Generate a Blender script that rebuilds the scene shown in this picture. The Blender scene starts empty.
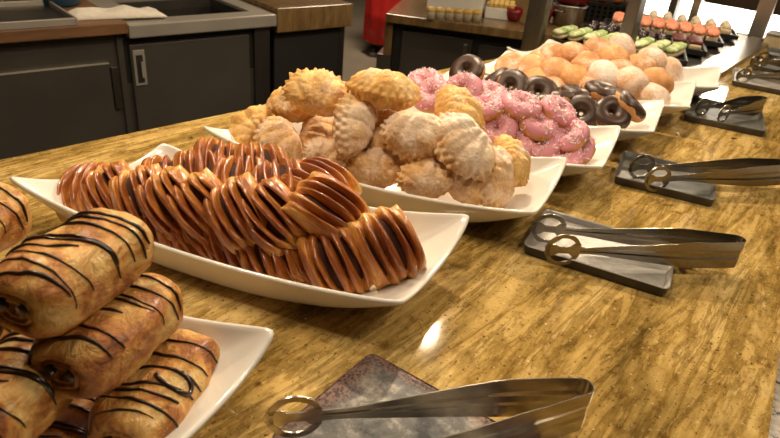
import bpy, bmesh, math, random
from mathutils import Vector, Matrix, noise, Quaternion
PI = math.pi
random.seed(7)
scene = bpy.context.scene
COL = scene.collection
CT = 0.90          # height of the counter top above the floor; everything is laid out from it and lifted at the end

# ------------------------------------------------------------------ camera maths
F = 620.0; CH = 0.43
RM = Matrix(((0.63475399, -0.32606086, 0.70055099),
             (-0.76784408, -0.36778619, 0.52454627),
             (0.08661897, -0.87087177, -0.48381765)))
def ray(px, py):
    return RM @ Vector((px - 390, py - 219, F))
def at(px, py, z=0.0):
    r = ray(px, py)
    return r * ((z - CH) / r.z) + Vector((0, 0, CH))
DX = [.282, .598, .876, 1.099, 1.342, 1.57, 1.80]      # far front corner of each dish along the counter
AX = Vector((.15, -.43, 0)).normalized()               # long axis of the dishes, towards the guests
CR = Vector((.43, .15, 0)).normalized()                # across the dishes, along the counter
def lane(d, px, py, o):
    c = Vector((DX[d] - .176, .53, 0))
    r = ray(px, py)
    t = (CR.dot(c) + o) / (CR.x * r.x + CR.y * r.y)
    return r * t + Vector((0, 0, CH))

# ------------------------------------------------------------------ materials
def mat(name):
    m = bpy.data.materials.new(name); m.use_nodes = True
    nt = m.node_tree; nt.nodes.clear()
    out = nt.nodes.new('ShaderNodeOutputMaterial')
    b = nt.nodes.new('ShaderNodeBsdfPrincipled')
    nt.links.new(b.outputs[0], out.inputs[0])
    return m, nt, b
def N(nt, t, **kw):
    n = nt.nodes.new(t)
    for k, v in kw.items():
        if k in n.inputs: n.inputs[k].default_value = v
        else: setattr(n, k, v)
    return n
def ramp(nt, fac, stops):
    r = nt.nodes.new('ShaderNodeValToRGB')
    el = r.color_ramp.elements
    while len(el) < len(stops): el.new(0.5)
    for e, (p, c) in zip(el, stops):
        e.position = p; e.color = (*c, 1) if len(c) == 3 else c
    nt.links.new(fac, r.inputs[0]); return r
def coords(nt, scale=(1, 1, 1), rot=(0, 0, 0), vary=False):
    tc = nt.nodes.new('ShaderNodeTexCoord')
    mp = nt.nodes.new('ShaderNodeMapping')
    mp.inputs['Scale'].default_value = scale; mp.inputs['Rotation'].default_value = rot
    nt.links.new(tc.outputs['Object'], mp.inputs[0])
    if vary:
        oi = nt.nodes.new('ShaderNodeObjectInfo')
        ml = N(nt, 'ShaderNodeMath', operation='MULTIPLY'); ml.inputs[1].default_value = 37.0
        nt.links.new(oi.outputs['Random'], ml.inputs[0]); nt.links.new(ml.outputs[0], mp.inputs['Location'])
    return mp.outputs[0]
def mix(nt, fac, a, b, mode='MIX'):
    m = nt.nodes.new('ShaderNodeMix'); m.data_type = 'RGBA'; m.blend_type = mode
    if isinstance(fac, float): m.inputs[0].default_value = fac
    else: nt.links.new(fac, m.inputs[0])
    for i, v in ((6, a), (7, b)):
        if isinstance(v, tuple): m.inputs[i].default_value = (*v, 1)
        else: nt.links.new(v, m.inputs[i])
    return m.outputs[2]
def noi(nt, vec, scale, detail=4, rough=.55, dist=0.0):
    n = N(nt, 'ShaderNodeTexNoise', Scale=scale, Detail=detail, Roughness=rough, Distortion=dist)
    nt.links.new(vec, n.inputs['Vector']); return n.outputs['Fac']
def bump(nt, b, h, strength=.3, dist=.002):
    n = N(nt, 'ShaderNodeBump', Strength=strength, Distance=dist)
    nt.links.new(h, n.inputs['Height']); nt.links.new(n.outputs[0], b.inputs['Normal'])
def simple(name, col, rough=.5, metal=0.0, var=.12, scale=30, bs=0.0, coat=0.0, lo=None):
    m, nt, b = mat(name)
    v = coords(nt)
    f = noi(nt, v, scale)
    d = lo or tuple(c * (1 - var * 2) for c in col)
    r = ramp(nt, f, [(.3, d), (.7, col)])
    nt.links.new(r.outputs[0], b.inputs['Base Color'])
    b.inputs['Roughness'].default_value = rough; b.inputs['Metallic'].default_value = metal
    b.inputs['Coat Weight'].default_value = coat
    if bs: bump(nt, b, f, bs)
    return m

def granite():
    m, nt, b = mat('yellow_granite')
    v = coords(nt, (1.0, 6.0, 1), (0, 0, R(-6)))
    f = noi(nt, v, 2.6, 8, .66, .35)
    r = ramp(nt, f, [(.26, (.12, .080, .024)), (.38, (.30, .196, .058)), (.49, (.52, .35, .115)), (.61, (.67, .485, .20)), (.77, (.79, .64, .37))])
    v2 = coords(nt, (1.0, 8, 1), (0, 0, R(-11)))
    f2 = noi(nt, v2, 4.2, 7, .68, .5)
    r2 = ramp(nt, f2, [(.42, (1, 1, 1)), (.50, (.60, .54, .38)), (.535, (.38, .33, .20)), (.575, (.95, .93, .88))])
    c = mix(nt, .8, r.outputs[0], r2.outputs[0], 'MULTIPLY')
    vo = coords(nt, (1, 1, 1))
    mg = ramp(nt, noi(nt, coords(nt, (.6, 1, 1)), 85, 6, .7), [(.34, (.55, .47, .36)), (.48, (1, 1, 1)), (.68, (1.2, 1.18, 1.12))])
    c = mix(nt, .85, c, mg.outputs[0], 'MULTIPLY')
    d = noi(nt, vo, 230, 3, .6)
    dm = ramp(nt, d, [(.33, (.9, .9, .9)), (.39, (0, 0, 0))])
    c = mix(nt, dm.outputs[0], c, (.07, .03, .008))
    w = noi(nt, vo, 170, 3, .6)
    wm = ramp(nt, w, [(.645, (0, 0, 0)), (.71, (1, 1, 1))])
    wl = N(nt, 'ShaderNodeMath', operation='MULTIPLY'); wl.inputs[1].default_value = .6
    nt.links.new(wm.outputs[0], wl.inputs[0])
    c = mix(nt, wl.outputs[0], c, (.75, .62, .4))
    bl = noi(nt, vo, 24, 2, .5)
    bm = ramp(nt, bl, [(.24, (1, 1, 1)), (.28, (0, 0, 0))])
    c = mix(nt, bm.outputs[0], c, (.08, .035, .012))
    nt.links.new(c, b.inputs['Base Color'])
    rr = ramp(nt, noi(nt, vo, 9, 4), [(.3, (.03, .03, .03)), (.75, (.075, .075, .075))])
    nt.links.new(rr.outputs[0], b.inputs['Roughness'])
    b.inputs['Specular IOR Level'].default_value = .55
    return m
def R(a): return math.radians(a)
def speckled():
    m, nt, b = mat('white_speckled_granite')
    v = coords(nt)
    r = ramp(nt, noi(nt, v, 120, 3, .6), [(.36, (.03, .025, .02)), (.42, (.5, .42, .32)), (.65, (.72, .64, .52))])
    nt.links.new(r.outputs[0], b.inputs['Base Color']); b.inputs['Roughness'].default_value = .25
    return m
def puff():
    m, nt, b = mat('flaky_puff_pastry')
    v = coords(nt, vary=True)
    f = noi(nt, v, 28, 6, .6, .6)
    r = ramp(nt, f, [(.33, (.22, .06, .010)), (.43, (.47, .165, .028)), (.51, (.72, .36, .08)), (.64, (.90, .62, .24))])
    g = noi(nt, v, 120, 4, .6)
    r2 = ramp(nt, g, [(.35, (.68, .6, .5)), (.6, (1, 1, 1))])
    c = mix(nt, .7, r.outputs[0], r2.outputs[0], 'MULTIPLY')
    nt.links.new(c, b.inputs['Base Color'])
    b.inputs['Roughness'].default_value = .48; b.inputs['Coat Weight'].default_value = .18; b.inputs['Coat Roughness'].default_value = .25
    v2 = coords(nt, (1, 1.4, 1.4), vary=True)
    bump(nt, b, noi(nt, v2, 44, 7, .62, .7), 1.0, .009)
    return m
def braid_mat():
    m, nt, b = mat('glazed_braid_pastry')
    v = coords(nt, (.30, 1.5, 1.2), vary=True)
    f = noi(nt, v, 75, 5, .6, .6)
    g = noi(nt, coords(nt, (1, 1, 1), vary=True), 26, 3, .5)
    tc = nt.nodes.new('ShaderNodeTexCoord'); sx = nt.nodes.new('ShaderNodeSeparateXYZ'); nt.links.new(tc.outputs['Object'], sx.inputs[0])
    zz = N(nt, 'ShaderNodeMapRange'); zz.inputs[1].default_value = .004; zz.inputs[2].default_value = .034; zz.inputs[4].default_value = .42
    nt.links.new(sx.outputs[2], zz.inputs[0])
    sd = N(nt, 'ShaderNodeMath', operation='MULTIPLY_ADD'); sd.inputs[1].default_value = .75; nt.links.new(f, sd.inputs[0]); nt.links.new(zz.outputs[0], sd.inputs[2])
    se = N(nt, 'ShaderNodeMath', operation='MULTIPLY_ADD'); se.inputs[1].default_value = .45; nt.links.new(g, se.inputs[0]); nt.links.new(sd.outputs[0], se.inputs[2])
    sm = N(nt, 'ShaderNodeMath', operation='SUBTRACT'); sm.inputs[1].default_value = .35; nt.links.new(se.outputs[0], sm.inputs[0])
    zr = ramp(nt, sm.outputs[0], [(.12, (.86, .57, .22)), (.29, (.74, .38, .09)), (.44, (.54, .19, .028)), (.64, (.27, .06, .009))])
    nt.links.new(zr.outputs[0], b.inputs['Base Color'])
    b.inputs['Roughness'].default_value = .38; b.inputs['Coat Weight'].default_value = .8; b.inputs['Coat Roughness'].default_value = .12
    bump(nt, b, f, .5, .0022)
    return m
def sugared(name, stops, cover, rough=.7, tint=(.92, .80, .70), s=(14, 150), top=0.0, zr=.028, soft=.17):
    m, nt, b = mat(name)
    v = coords(nt, vary=True)
    r = ramp(nt, noi(nt, v, 30, 5, .6), stops)
    f = noi(nt, v, s[0], 3, .55); g = noi(nt, v, s[1], 3, .7)
    ad = N(nt, 'ShaderNodeMath', operation='MULTIPLY_ADD'); ad.inputs[1].default_value = .45
    nt.links.new(g, ad.inputs[0]); nt.links.new(f, ad.inputs[2])
    src = ad.outputs[0]
    if top:     # sugar was sifted onto the upper side of the piece
        tc = nt.nodes.new('ShaderNodeTexCoord'); sx = nt.nodes.new('ShaderNodeSeparateXYZ'); nt.links.new(tc.outputs['Object'], sx.inputs[0])
        zz = N(nt, 'ShaderNodeMath', operation='MULTIPLY_ADD'); zz.inputs[1].default_value = top / zr
        nt.links.new(sx.outputs[2], zz.inputs[0]); nt.links.new(src, zz.inputs[2]); src = zz.outputs[0]
    sm = ramp(nt, src, [(cover, (0, 0, 0)), (cover + soft, (.85, .85, .85))])
    c = mix(nt, sm.outputs[0], r.outputs[0], tint)
    nt.links.new(c, b.inputs['Base Color']); b.inputs['Roughness'].default_value = rough
    bump(nt, b, g, .8, .003)
    return m
def steel(name, col=(.55, .52, .47), rough=.28, streak=(2, 60, 60), spots=None):
    m, nt, b = mat(name)
    v = coords(nt, streak)
    f = noi(nt, v, 4, 4, .6)
    r = ramp(nt, f, [(.3, tuple(c * .8 for c in col)), (.7, col)])
    c = r.outputs[0]
    b.inputs['Metallic'].default_value = 1.0
    b.inputs['Roughness'].default_value = rough
    nt.links.new(c, b.inputs['Base Color'])
    return m
def tarnish(name, dark, light, rust, sc=9):
    m, nt, b = mat(name)
    v = coords(nt)
    f = noi(nt, v, sc, 6, .65, .8)
    r = ramp(nt, f, [(.34, dark), (.47, tuple((x + y) / 2 for x, y in zip(dark, light))), (.62, light)])
    g = noi(nt, v, sc * 1.7, 4, .6)
    rm = ramp(nt, g, [(.54, (0, 0, 0)), (.70, (.75, .75, .75))])
    c = mix(nt, rm.outputs[0], r.outputs[0], rust)
    nt.links.new(c, b.inputs['Base Color'])
    b.inputs['Metallic'].default_value = .35; b.inputs['Roughness'].default_value = .40
    bump(nt, b, noi(nt, v, 160, 3, .6), .25, .001)
    return m
def mesh_rust():
    m, nt, b = mat('rust_speckled_sheet')
    v = coords(nt)
    f = noi(nt, v, 11, 9, .72, .1)
    r = ramp(nt, f, [(.40, (.02, .022, .026)), (.50, (.12, .115, .11)), (.60, (.44, .40, .34))])
    vo = N(nt, 'ShaderNodeTexVoronoi', Scale=330.0); nt.links.new(v, vo.inputs['Vector'])
    dots = ramp(nt, vo.outputs['Distance'], [(.38, (.035, .012, .010)), (.62, (.17, .09, .07))])
    g = noi(nt, v, 8, 3, .6)
    # rust sits along the outer border of the sheet
    tc = nt.nodes.new('ShaderNodeTexCoord'); sx = nt.nodes.new('ShaderNodeSeparateXYZ'); nt.links.new(tc.outputs['Generated'], sx.inputs[0])
    def edge(sock):
        a = N(nt, 'ShaderNodeMath', operation='SUBTRACT'); a.inputs[1].default_value = .5; nt.links.new(sock, a.inputs[0])
        q = N(nt, 'ShaderNodeMath', operation='ABSOLUTE'); nt.links.new(a.outputs[0], q.inputs[0]); return q.outputs[0]
    mx = N(nt, 'ShaderNodeMath', operation='MAXIMUM'); nt.links.new(edge(sx.outputs[0]), mx.inputs[0]); nt.links.new(edge(sx.outputs[1]), mx.inputs[1])
    sm = N(nt, 'ShaderNodeMath', operation='MULTIPLY_ADD'); sm.inputs[1].default_value = .35
    nt.links.new(g, sm.inputs[0]); nt.links.new(mx.outputs[0], sm.inputs[2])
    em = ramp(nt, sm.outputs[0], [(.56, (0, 0, 0)), (.66, (.9, .9, .9))])
    c = mix(nt, em.outputs[0], r.outputs[0], dots.outputs[0])
    nt.links.new(c, b.inputs['Base Color'])
    b.inputs['Metallic'].default_value = .35; b.inputs['Roughness'].default_value = .5
    return m
def emis(name, col, s):
    m, nt, b = mat(name)
    b.inputs['Base Color'].default_value = (*col, 1)
    b.inputs['Emission Color'].default_value = (*col, 1); b.inputs['Emission Strength'].default_value = s
    return m
def wood(name, a, b_, sc=(2, 14, 14), rough=.45):
    m, nt, b = mat(name)
    v = coords(nt, sc)
    r = ramp(nt, noi(nt, v, 3, 6, .6, .8), [(.3, a), (.7, b_)])
    nt.links.new(r.outputs[0], b.inputs['Base Color']); b.inputs['Roughness'].default_value = rough
    return m

M = {}
M['granite'] = granite(); M['speckled'] = speckled(); M['puff'] = puff(); M['braid'] = braid_mat()
M['ceramic'] = simple('white_ceramic', (.80, .76, .69), .13, 0, .02, 8, coat=.3)
M['choc'] = simple('dark_chocolate', (.028, .010, .004), .28, 0, .2, 60, coat=.3)
M['fill'] = simple('dark_fruit_filling', (.085, .022, .008), .75, 0, .3, 60, .6)
SH = [(.3, (.50, .24, .07)), (.5, (.72, .42, .16)), (.7, (.86, .60, .30))]
M['shell'] = sugared('sugared_shell_dough', SH, .74, .8, (.92, .74, .60), (18, 260), .10, .028, .35)
M['shell_gold'] = sugared('golden_shell_dough', [(.3, (.58, .28, .06)), (.5, (.80, .46, .14)), (.7, (.88, .60, .26))], .80, .75, (.95, .78, .58), (18, 260), .06, .028, .4)
M['shell_white'] = sugared('heavily_sugared_dough', SH, .63, .8, (.95, .84, .72), (18, 260), .13, .028, .36)
M['dough'] = sugared('fried_dough', [(.3, (.42, .17, .045)), (.5, (.58, .27, .085)), (.7, (.68, .37, .14))], 1.2, .55)
M['bun'] = sugared('sugared_fried_dough', [(.3, (.42, .17, .055)), (.5, (.56, .26, .10)), (.7, (.66, .36, .16))], .74, .7, (.86, .68, .54), (26, 220), .05, .028, .4)
M['bun_white'] = sugared('powdered_fried_dough', [(.3, (.50, .24, .10)), (.7, (.66, .40, .22))], .64, .75, (.88, .76, .67), (22, 220), .10, .028, .3)
M['pink'] = simple('pink_icing', (.72, .28, .34), .5, 0, .1, 40, .25)
M['flake'] = simple('pale_sugar_flakes', (.95, .78, .76), .7)
M['choc_icing'] = simple('chocolate_icing', (.055, .024, .012), .38, 0, .15, 40, .2)
M['jam'] = simple('dark_jam', (.12, .02, .01), .3)
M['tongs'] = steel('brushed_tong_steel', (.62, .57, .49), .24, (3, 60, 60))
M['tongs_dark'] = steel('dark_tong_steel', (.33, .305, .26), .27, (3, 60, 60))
M['tray'] = tarnish('tarnished_tray_steel', (.16, .15, .14), (.58, .55, .50), (.30, .20, .16))
M['tray_dark'] = tarnish('dark_tarnished_steel', (.045, .047, .040), (.19, .185, .165), (.09, .075, .055))
M['tray_rim'] = tarnish('blackened_rim_steel', (.02, .02, .018), (.10, .09, .08), (.08, .05, .03))
M['sheet'] = mesh_rust()
M['steel'] = steel('brushed_steel', (.52, .49, .44), .3)
M['steel_dark'] = steel('dark_steel', (.20, .185, .16), .4, (60, 60, 2))
M['cab'] = simple('dark_cabinet_steel', (.115, .104, .088), .32, .5, .12, 4)
M['bench'] = simple('worn_bench_steel', (.46, .42, .36), .32, .45, .1, 6)
M['cab_in'] = simple('black_recess', (.012, .010, .008), .6)
M['wood_top'] = wood('brown_wood_top', (.10, .045, .018), (.20, .10, .045))
M['brown_granite'] = wood('brown_granite_apron', (.10, .055, .02), (.24, .15, .06), (9, 9, 2), .25)
M['cloth'] = simple('white_cloth', (.70, .64, .54), .9, 0, .08, 60, .3)
M['red'] = simple('red_cloth', (.70, .016, .012), .75, 0, .12, 12)
M['skin'] = simple('skin', (.55, .30, .20), .5, 0, .05)
M['hair'] = simple('dark_hair', (.03, .018, .012), .5)
M['shoe'] = simple('black_shoe', (.018, .016, .015), .4)
M['sole'] = simple('pale_sole', (.55, .50, .42), .6)
M['white'] = simple('white_plastic', (.78, .75, .69), .35, 0, .03)
M['yellow'] = simple('yellow_custard', (.75, .47, .10), .5, 0, .15)
M['cup'] = simple('clear_pale_cup', (.55, .46, .33), .25, 0, .1)
M['redbowl'] = simple('dark_red_glass', (.20, .008, .012), .15, 0, .1)
M['orange'] = simple('orange_glazed_crust', (.60, .20, .05), .4, 0, .2)
M['black'] = simple('black_plastic', (.02, .019, .018), .35)
M['lettuce'] = sugared('green_lettuce', [(.3, (.16, .30, .05)), (.5, (.42, .54, .16)), (.62, (.80, .80, .50))], .74, .5, (.92, .90, .70), (45, 200))
M['bread'] = simple('pale_bread', (.74, .60, .36), .7, 0, .12)
M['salmon'] = simple('salmon_flesh', (.80, .22, .10), .4, 0, .15, 60, lo=(.78, .36, .22))
M['cream'] = simple('pale_cream', (.85, .72, .52), .5, 0, .08)
M['olive'] = simple('dark_olive', (.050, .022, .022), .25, 0, .2)
M['meat'] = simple('dark_red_meat', (.16, .03, .025), .45, 0, .2)
M['panel'] = emis('lit_white_panel', (1.0, .93, .80), 7.0)
M['lamp'] = emis('warm_lamp_glass', (1.0, .80, .52), 60)
M['wall'] = wood('dark_wall_panelling', (.05, .028, .014), (.09, .052, .026), (3, 3, .6), .5)
M['floor'] = simple('grey_floor_tile', (.26, .22, .17), .3, 0, .1, 4)
M['ceil'] = simple('beige_ceiling', (.35, .28, .2), .9, 0, .05, 3)
M['blue'] = simple('blue_plastic', (.03, .09, .16), .4)
M['glassd'] = simple('smoked_window', (.02, .024, .022), .1, 0, .1)

# ------------------------------------------------------------------ object helpers
def props(o, label=None, cat=None, group=None, kind=None):
    if label: o['label'] = label
    if cat: o['category'] = cat
    if group: o['group'] = group
    if kind: o['kind'] = kind
    return o
def obj(name, me, m=None, parent=None):
    o = bpy.data.objects.new(name, me); COL.objects.link(o)
    if m is not None and not me.materials: me.materials.append(m)
    if parent: o.parent = parent
    return o
def empty(name, loc=(0, 0, 0), rot=None):
    o = bpy.data.objects.new(name, None); COL.objects.link(o)
    o.empty_display_size = .02; o.location = loc
    if rot is not None: o.rotation_euler = rot
    return o
def mk(name, V, Fc, smooth=True):
    me = bpy.data.meshes.new(name); me.from_pydata([tuple(v) for v in V], [], Fc); me.update()
    if smooth:
        for p in me.polygons: p.use_smooth = True
    return me
def bm_mesh(name, bm, smooth=False):
    bmesh.ops.recalc_face_normals(bm, faces=bm.faces)
    me = bpy.data.meshes.new(name); bm.to_mesh(me); bm.free()
    if smooth:
        for p in me.polygons: p.use_smooth = True
    return me
def box(bm, x0, x1, y0, y1, z0, z1, bev=0.0):
    m = Matrix.Translation(((x0 + x1) / 2, (y0 + y1) / 2, (z0 + z1) / 2)) @ Matrix.Diagonal((abs(x1 - x0), abs(y1 - y0), abs(z1 - z0), 1))
    r = bmesh.ops.create_cube(bm, size=1, matrix=m)
    if bev:
        es = list({e for v in r['verts'] for e in v.link_edges})
        bmesh.ops.bevel(bm, geom=es, offset=bev, segments=2, profile=.6, affect='EDGES')
def boxo(name, dims, m, parent=None, bev=.002):
    bm = bmesh.new(); box(bm, *dims, bev); return obj(name, bm_mesh(name, bm), m, parent)
def grid(rings, closed=True, cap0=None, cap1=None):
    V = [p for r in rings for p in r]; n = len(rings[0]); Fc = []
    for i in range(len(rings) - 1):
        for j in range(n if closed else n - 1):
            k = (j + 1) % n
            Fc.append((i * n + j, i * n + k, (i + 1) * n + k, (i + 1) * n + j))
    if cap0 is not None:
        V.append(cap0); c = len(V) - 1
        for j in range(n): Fc.append((c, (j + 1) % n, j))
    if cap1 is not None:
        V.append(cap1); c = len(V) - 1; b = (len(rings) - 1) * n
        for j in range(n): Fc.append((c, b + j, b + (j + 1) % n))
    return V, Fc
def tube(pts, r, n=8, flat=1.0, up=None):
    rings = []
    for i, p in enumerate(pts):
        t = (pts[min(i + 1, len(pts) - 1)] - pts[max(i - 1, 0)]).normalized()
        u = (up if up is not None else Vector((0, 0, 1)))
        a = t.cross(u)
        a = a.normalized() if a.length > 1e-4 else Vector((1, 0, 0))
        b = a.cross(t).normalized()
        rr = r[i] if isinstance(r, (list, tuple)) else r
        rings.append([p + a * (rr * math.cos(q)) + b * (rr * flat * math.sin(q)) for q in (2 * PI * j / n for j in range(n))])
    return grid(rings, True, pts[0], pts[-1])
def merge(parts):
    V = []; Fc = []
    for v, f in parts:
        o = len(V); V += v; Fc += [tuple(i + o for i in q) for q in f]
    return V, Fc
def bake(o):
    dg = bpy.context.evaluated_depsgraph_get(); dg.update()
    me = bpy.data.meshes.new_from_object(o.evaluated_get(dg))
    o.modifiers.clear(); o.data = me
    return o
def lathe(prof, n=24):
    rings = [[Vector((r * math.cos(a), r * math.sin(a), z)) for a in (2 * PI * j / n for j in range(n))] for r, z in prof]
    return grid(rings, True, Vector((0, 0, prof[0][1])), Vector((0, 0, prof[-1][1])))
def clone(root, loc, rot, label=None, group=None):
    r = root.copy(); COL.objects.link(r)
    r.matrix_basis = Matrix.LocRotScale(Vector(loc), rot, root.scale)
    if label: r['label'] = label
    if group: r['group'] = group
    for ch in root.children:
        c = ch.copy(); COL.objects.link(c); c.parent = r
        for g in ch.children:
            d = g.copy(); COL.objects.link(d); d.parent = c
    return r
def basis(x, z):
    x = Vector(x).normalized(); z = Vector(z); z = (z - x * z.dot(x)).normalized(); y = z.cross(x)
    return Matrix((x, y, z)).transposed().to_quaternion()
def yaw(a, tilt=(0, 0)):
    return (Matrix.Rotation(R(a), 3, 'Z') @ Matrix.Rotation(R(tilt[0]), 3, 'Y') @ Matrix.Rotation(R(tilt[1]), 3, 'X')).to_quaternion()
class Kind:
    """first placement moves the prototype itself, later ones copy it"""
    def __init__(s, make): s.make = make; s.root = None; s.used = False
    def put(s, loc, rot, label, group, scale=1.0):
        if not s.root:
            s.root = s.make()
        if not s.used:
            s.used = True; o = s.root
            o.matrix_basis = Matrix.LocRotScale(Vector(loc), rot, Vector((scale,) * 3))
            o['label'] = label; o['group'] = group
        else:
            o = clone(s.root, loc, rot, label, group); o.scale = (scale,) * 3
        return o
UP = Vector((0, 0, 1))

# ------------------------------------------------------------------ the counter
bm = bmesh.new()
back = [(-1.3, 1.14), (.314, .985), (1.5, .87), (2.78, .746)]
front = [(2.78, .05), (.727, -.025), (.566, -.043), (-1.3, -.10)]
poly = back + front
def slab(bm, poly, z0, z1, bev=0.0):
    vs0 = [bm.verts.new((x, y, z0)) for x, y in poly]; vs1 = [bm.verts.new((x, y, z1)) for x, y in poly]
    top = bm.faces.new(vs1); bm.faces.new(list(reversed(vs0)))
    n = len(poly)
    for i in range(n): bm.faces.new((vs0[i], vs0[(i + 1) % n], vs1[(i + 1) % n], vs1[i]))
    if bev:
        bmesh.ops.bevel(bm, geom=list(top.edges), offset=bev, segments=3, profile=.5, affect='EDGES')
counter = empty('buffet_counter', (0, 0, -CT))
props(counter, 'long polished yellow granite buffet counter carrying the pastry dishes', 'counter')
slab(bm, poly, CT - .05, CT, .006)
obj('granite_top', bm_mesh('granite_top', bm), M['granite'], counter)
bm = bmesh.new()
slab(bm, [(-1.25, 1.05), (2.75, .66), (2.75, .10), (-1.25, .0)], 0, CT - .05)
obj('counter_base', bm_mesh('counter_base', bm), M['cab'], counter)
bm = bmesh.new()
slab(bm, [(2.78, .045), (.727, -.03), (.566, -.048), (-1.3, -.105), (-1.3, -.36), (2.78, -.25)], 0, .035, .004)
ledge = obj('tray_rail', bm_mesh('tray_rail', bm), M['speckled']); ledge.location = (0, 0, -.065)
props(ledge, 'white speckled granite tray rail along the front edge of the yellow counter', 'rail')
boxo('rail_bracket', (1.0, 1.06, -.24, .08, -.09, .001), M['cab'], ledge)
boxo('rail_bracket', (-.5, -.44, -.24, .0, -.09, .001), M['cab'], ledge)

# ------------------------------------------------------------------ white dishes
def make_dish():
    A = Vector((-.35, .440, 0)); B = Vector((-.152, .416, 0)); C_ = Vector((-.190, -.052, 0)); D = Vector((.006, -.006, 0))
    ctr = (A + B + C_ + D) / 4
    zc = {'A': .074, 'B': .074, 'C': .066, 'D': .074}
    per = []     # (u, v, z) round the rim; u: -1 camera side .. +1 far side; v: -1 back .. +1 guest side
    K = 26
    def corner(u, v):
        a = (1 - u) * (1 - v) / 4; b = (1 + u) * (1 - v) / 4; c = (1 - u) * (1 + v) / 4; d = (1 + u) * (1 + v) / 4
        return A * a + B * b + C_ * c + D * d, zc['A'] * a + zc['B'] * b + zc['C'] * c + zc['D'] * d
    def edge(u0, v0, u1, v1, mid, pinch):
        for i in range(K):
            s = -1 + 2 * i / K
            # ease so that corners are gently rounded
            u = u0 + (u1 - u0) * (s + 1) / 2; v = v0 + (v1 - v0) * (s + 1) / 2
            w = 1 - abs(s) ** 2.2
            pu = u * (1 - pinch * w) if u0 == u1 else u
            pv = v * (1 - pinch * w) if v0 == v1 else v
            k = abs(s) ** 14 * .012           # nip the very tip round
            pu *= 1 - k; pv *= 1 - k
            z = corner(u, v)[1] * (1 - w) + mid * w
            per.append((pu, pv, z))
    edge(-1, -1, 1, -1, .052, .05)     # A-B
    edge(1, -1, 1, 1, .044, .0)      # B-D
    edge(1, 1, -1, 1, .048, .01)       # D-C
    edge(-1, 1, -1, -1, .044, .0)    # C-A
    n = len(per)
    rings = []
    for t in (.15, .4, .7, .9):
        ring = []
        for u, v, z in per:
            th = math.atan2(v, u)
            r = 1 / (abs(math.cos(th)) ** 3.2 + abs(math.sin(th)) ** 3.2) ** (1 / 3.2)
            p = corner(math.cos(th) * r * .84 * t, math.sin(th) * r * .58 * t)[0]
            ring.append(Vector((p.x, p.y, .0065)))
        rings.append(ring)
    for t in (0, .06, .14, .25, .38, .52, .66, .80, .92, 1.0):
        ring = []
        for u, v, z in per:
            th = math.atan2(v, u)
            r = 1 / (abs(math.cos(th)) ** 3.2 + abs(math.sin(th)) ** 3.2) ** (1 / 3.2)
            fu, fv = math.cos(th) * r * .84, math.sin(th) * r * .58
            p = corner(fu + (u - fu) * t, fv + (v - fv) * t)[0]
            h = .0065 + (z - .0065) * (t ** 1.45)
            ring.append(Vector((p.x, p.y, h)))
        rings.append(ring)
    V, Fc = grid(rings, True, Vector((ctr.x, ctr.y, .0065)))
    V = [Vector((v.x - ctr.x, v.y - ctr.y, v.z)) for v in V]
    me = mk('serving_dish', V, Fc)
    o = obj('serving_dish', me, M['ceramic'])
    bmx = bmesh.new(); bmx.from_mesh(me); bmesh.ops.recalc_face_normals(bmx, faces=bmx.faces)
    if sum(f.normal.z for f in bmx.faces) < 0: bmesh.ops.reverse_faces(bmx, faces=bmx.faces)
    bmx.to_mesh(me); bmx.free()
    s = o.modifiers.new('s', 'SOLIDIFY'); s.thickness = .0062; s.offset = -1; s.use_even_offset = True
    b = o.modifiers.new('b', 'SUBSURF'); b.levels = 1
    bake(o)
    for p in o.data.polygons: p.use_smooth = True
    o['category'] = 'dish'
    return o, ctr
dish, DC = make_dish()
dish_labels = ['white winged dish nearest the camera, holding chocolate drizzled rolls',
               'white winged dish holding glazed braided pastries',
               'white winged dish holding sugared shell pastries',
               'white winged dish holding pink iced doughnuts',
               'white winged dish holding chocolate iced doughnuts',
               'white winged dish holding sugared buns, just beyond the chocolate doughnuts',
               'farthest white winged dish of sugared buns, next to the steel display']
for i, lb in enumerate(dish_labels):
    o = dish if i == 0 else clone(dish, (0, 0, 0), Quaternion())
    o.location = (DX[i] + DC.x, .333 + DC.y, .0005)
    o['label'] = lb; o['group'] = 'white winged dishes'

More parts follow.
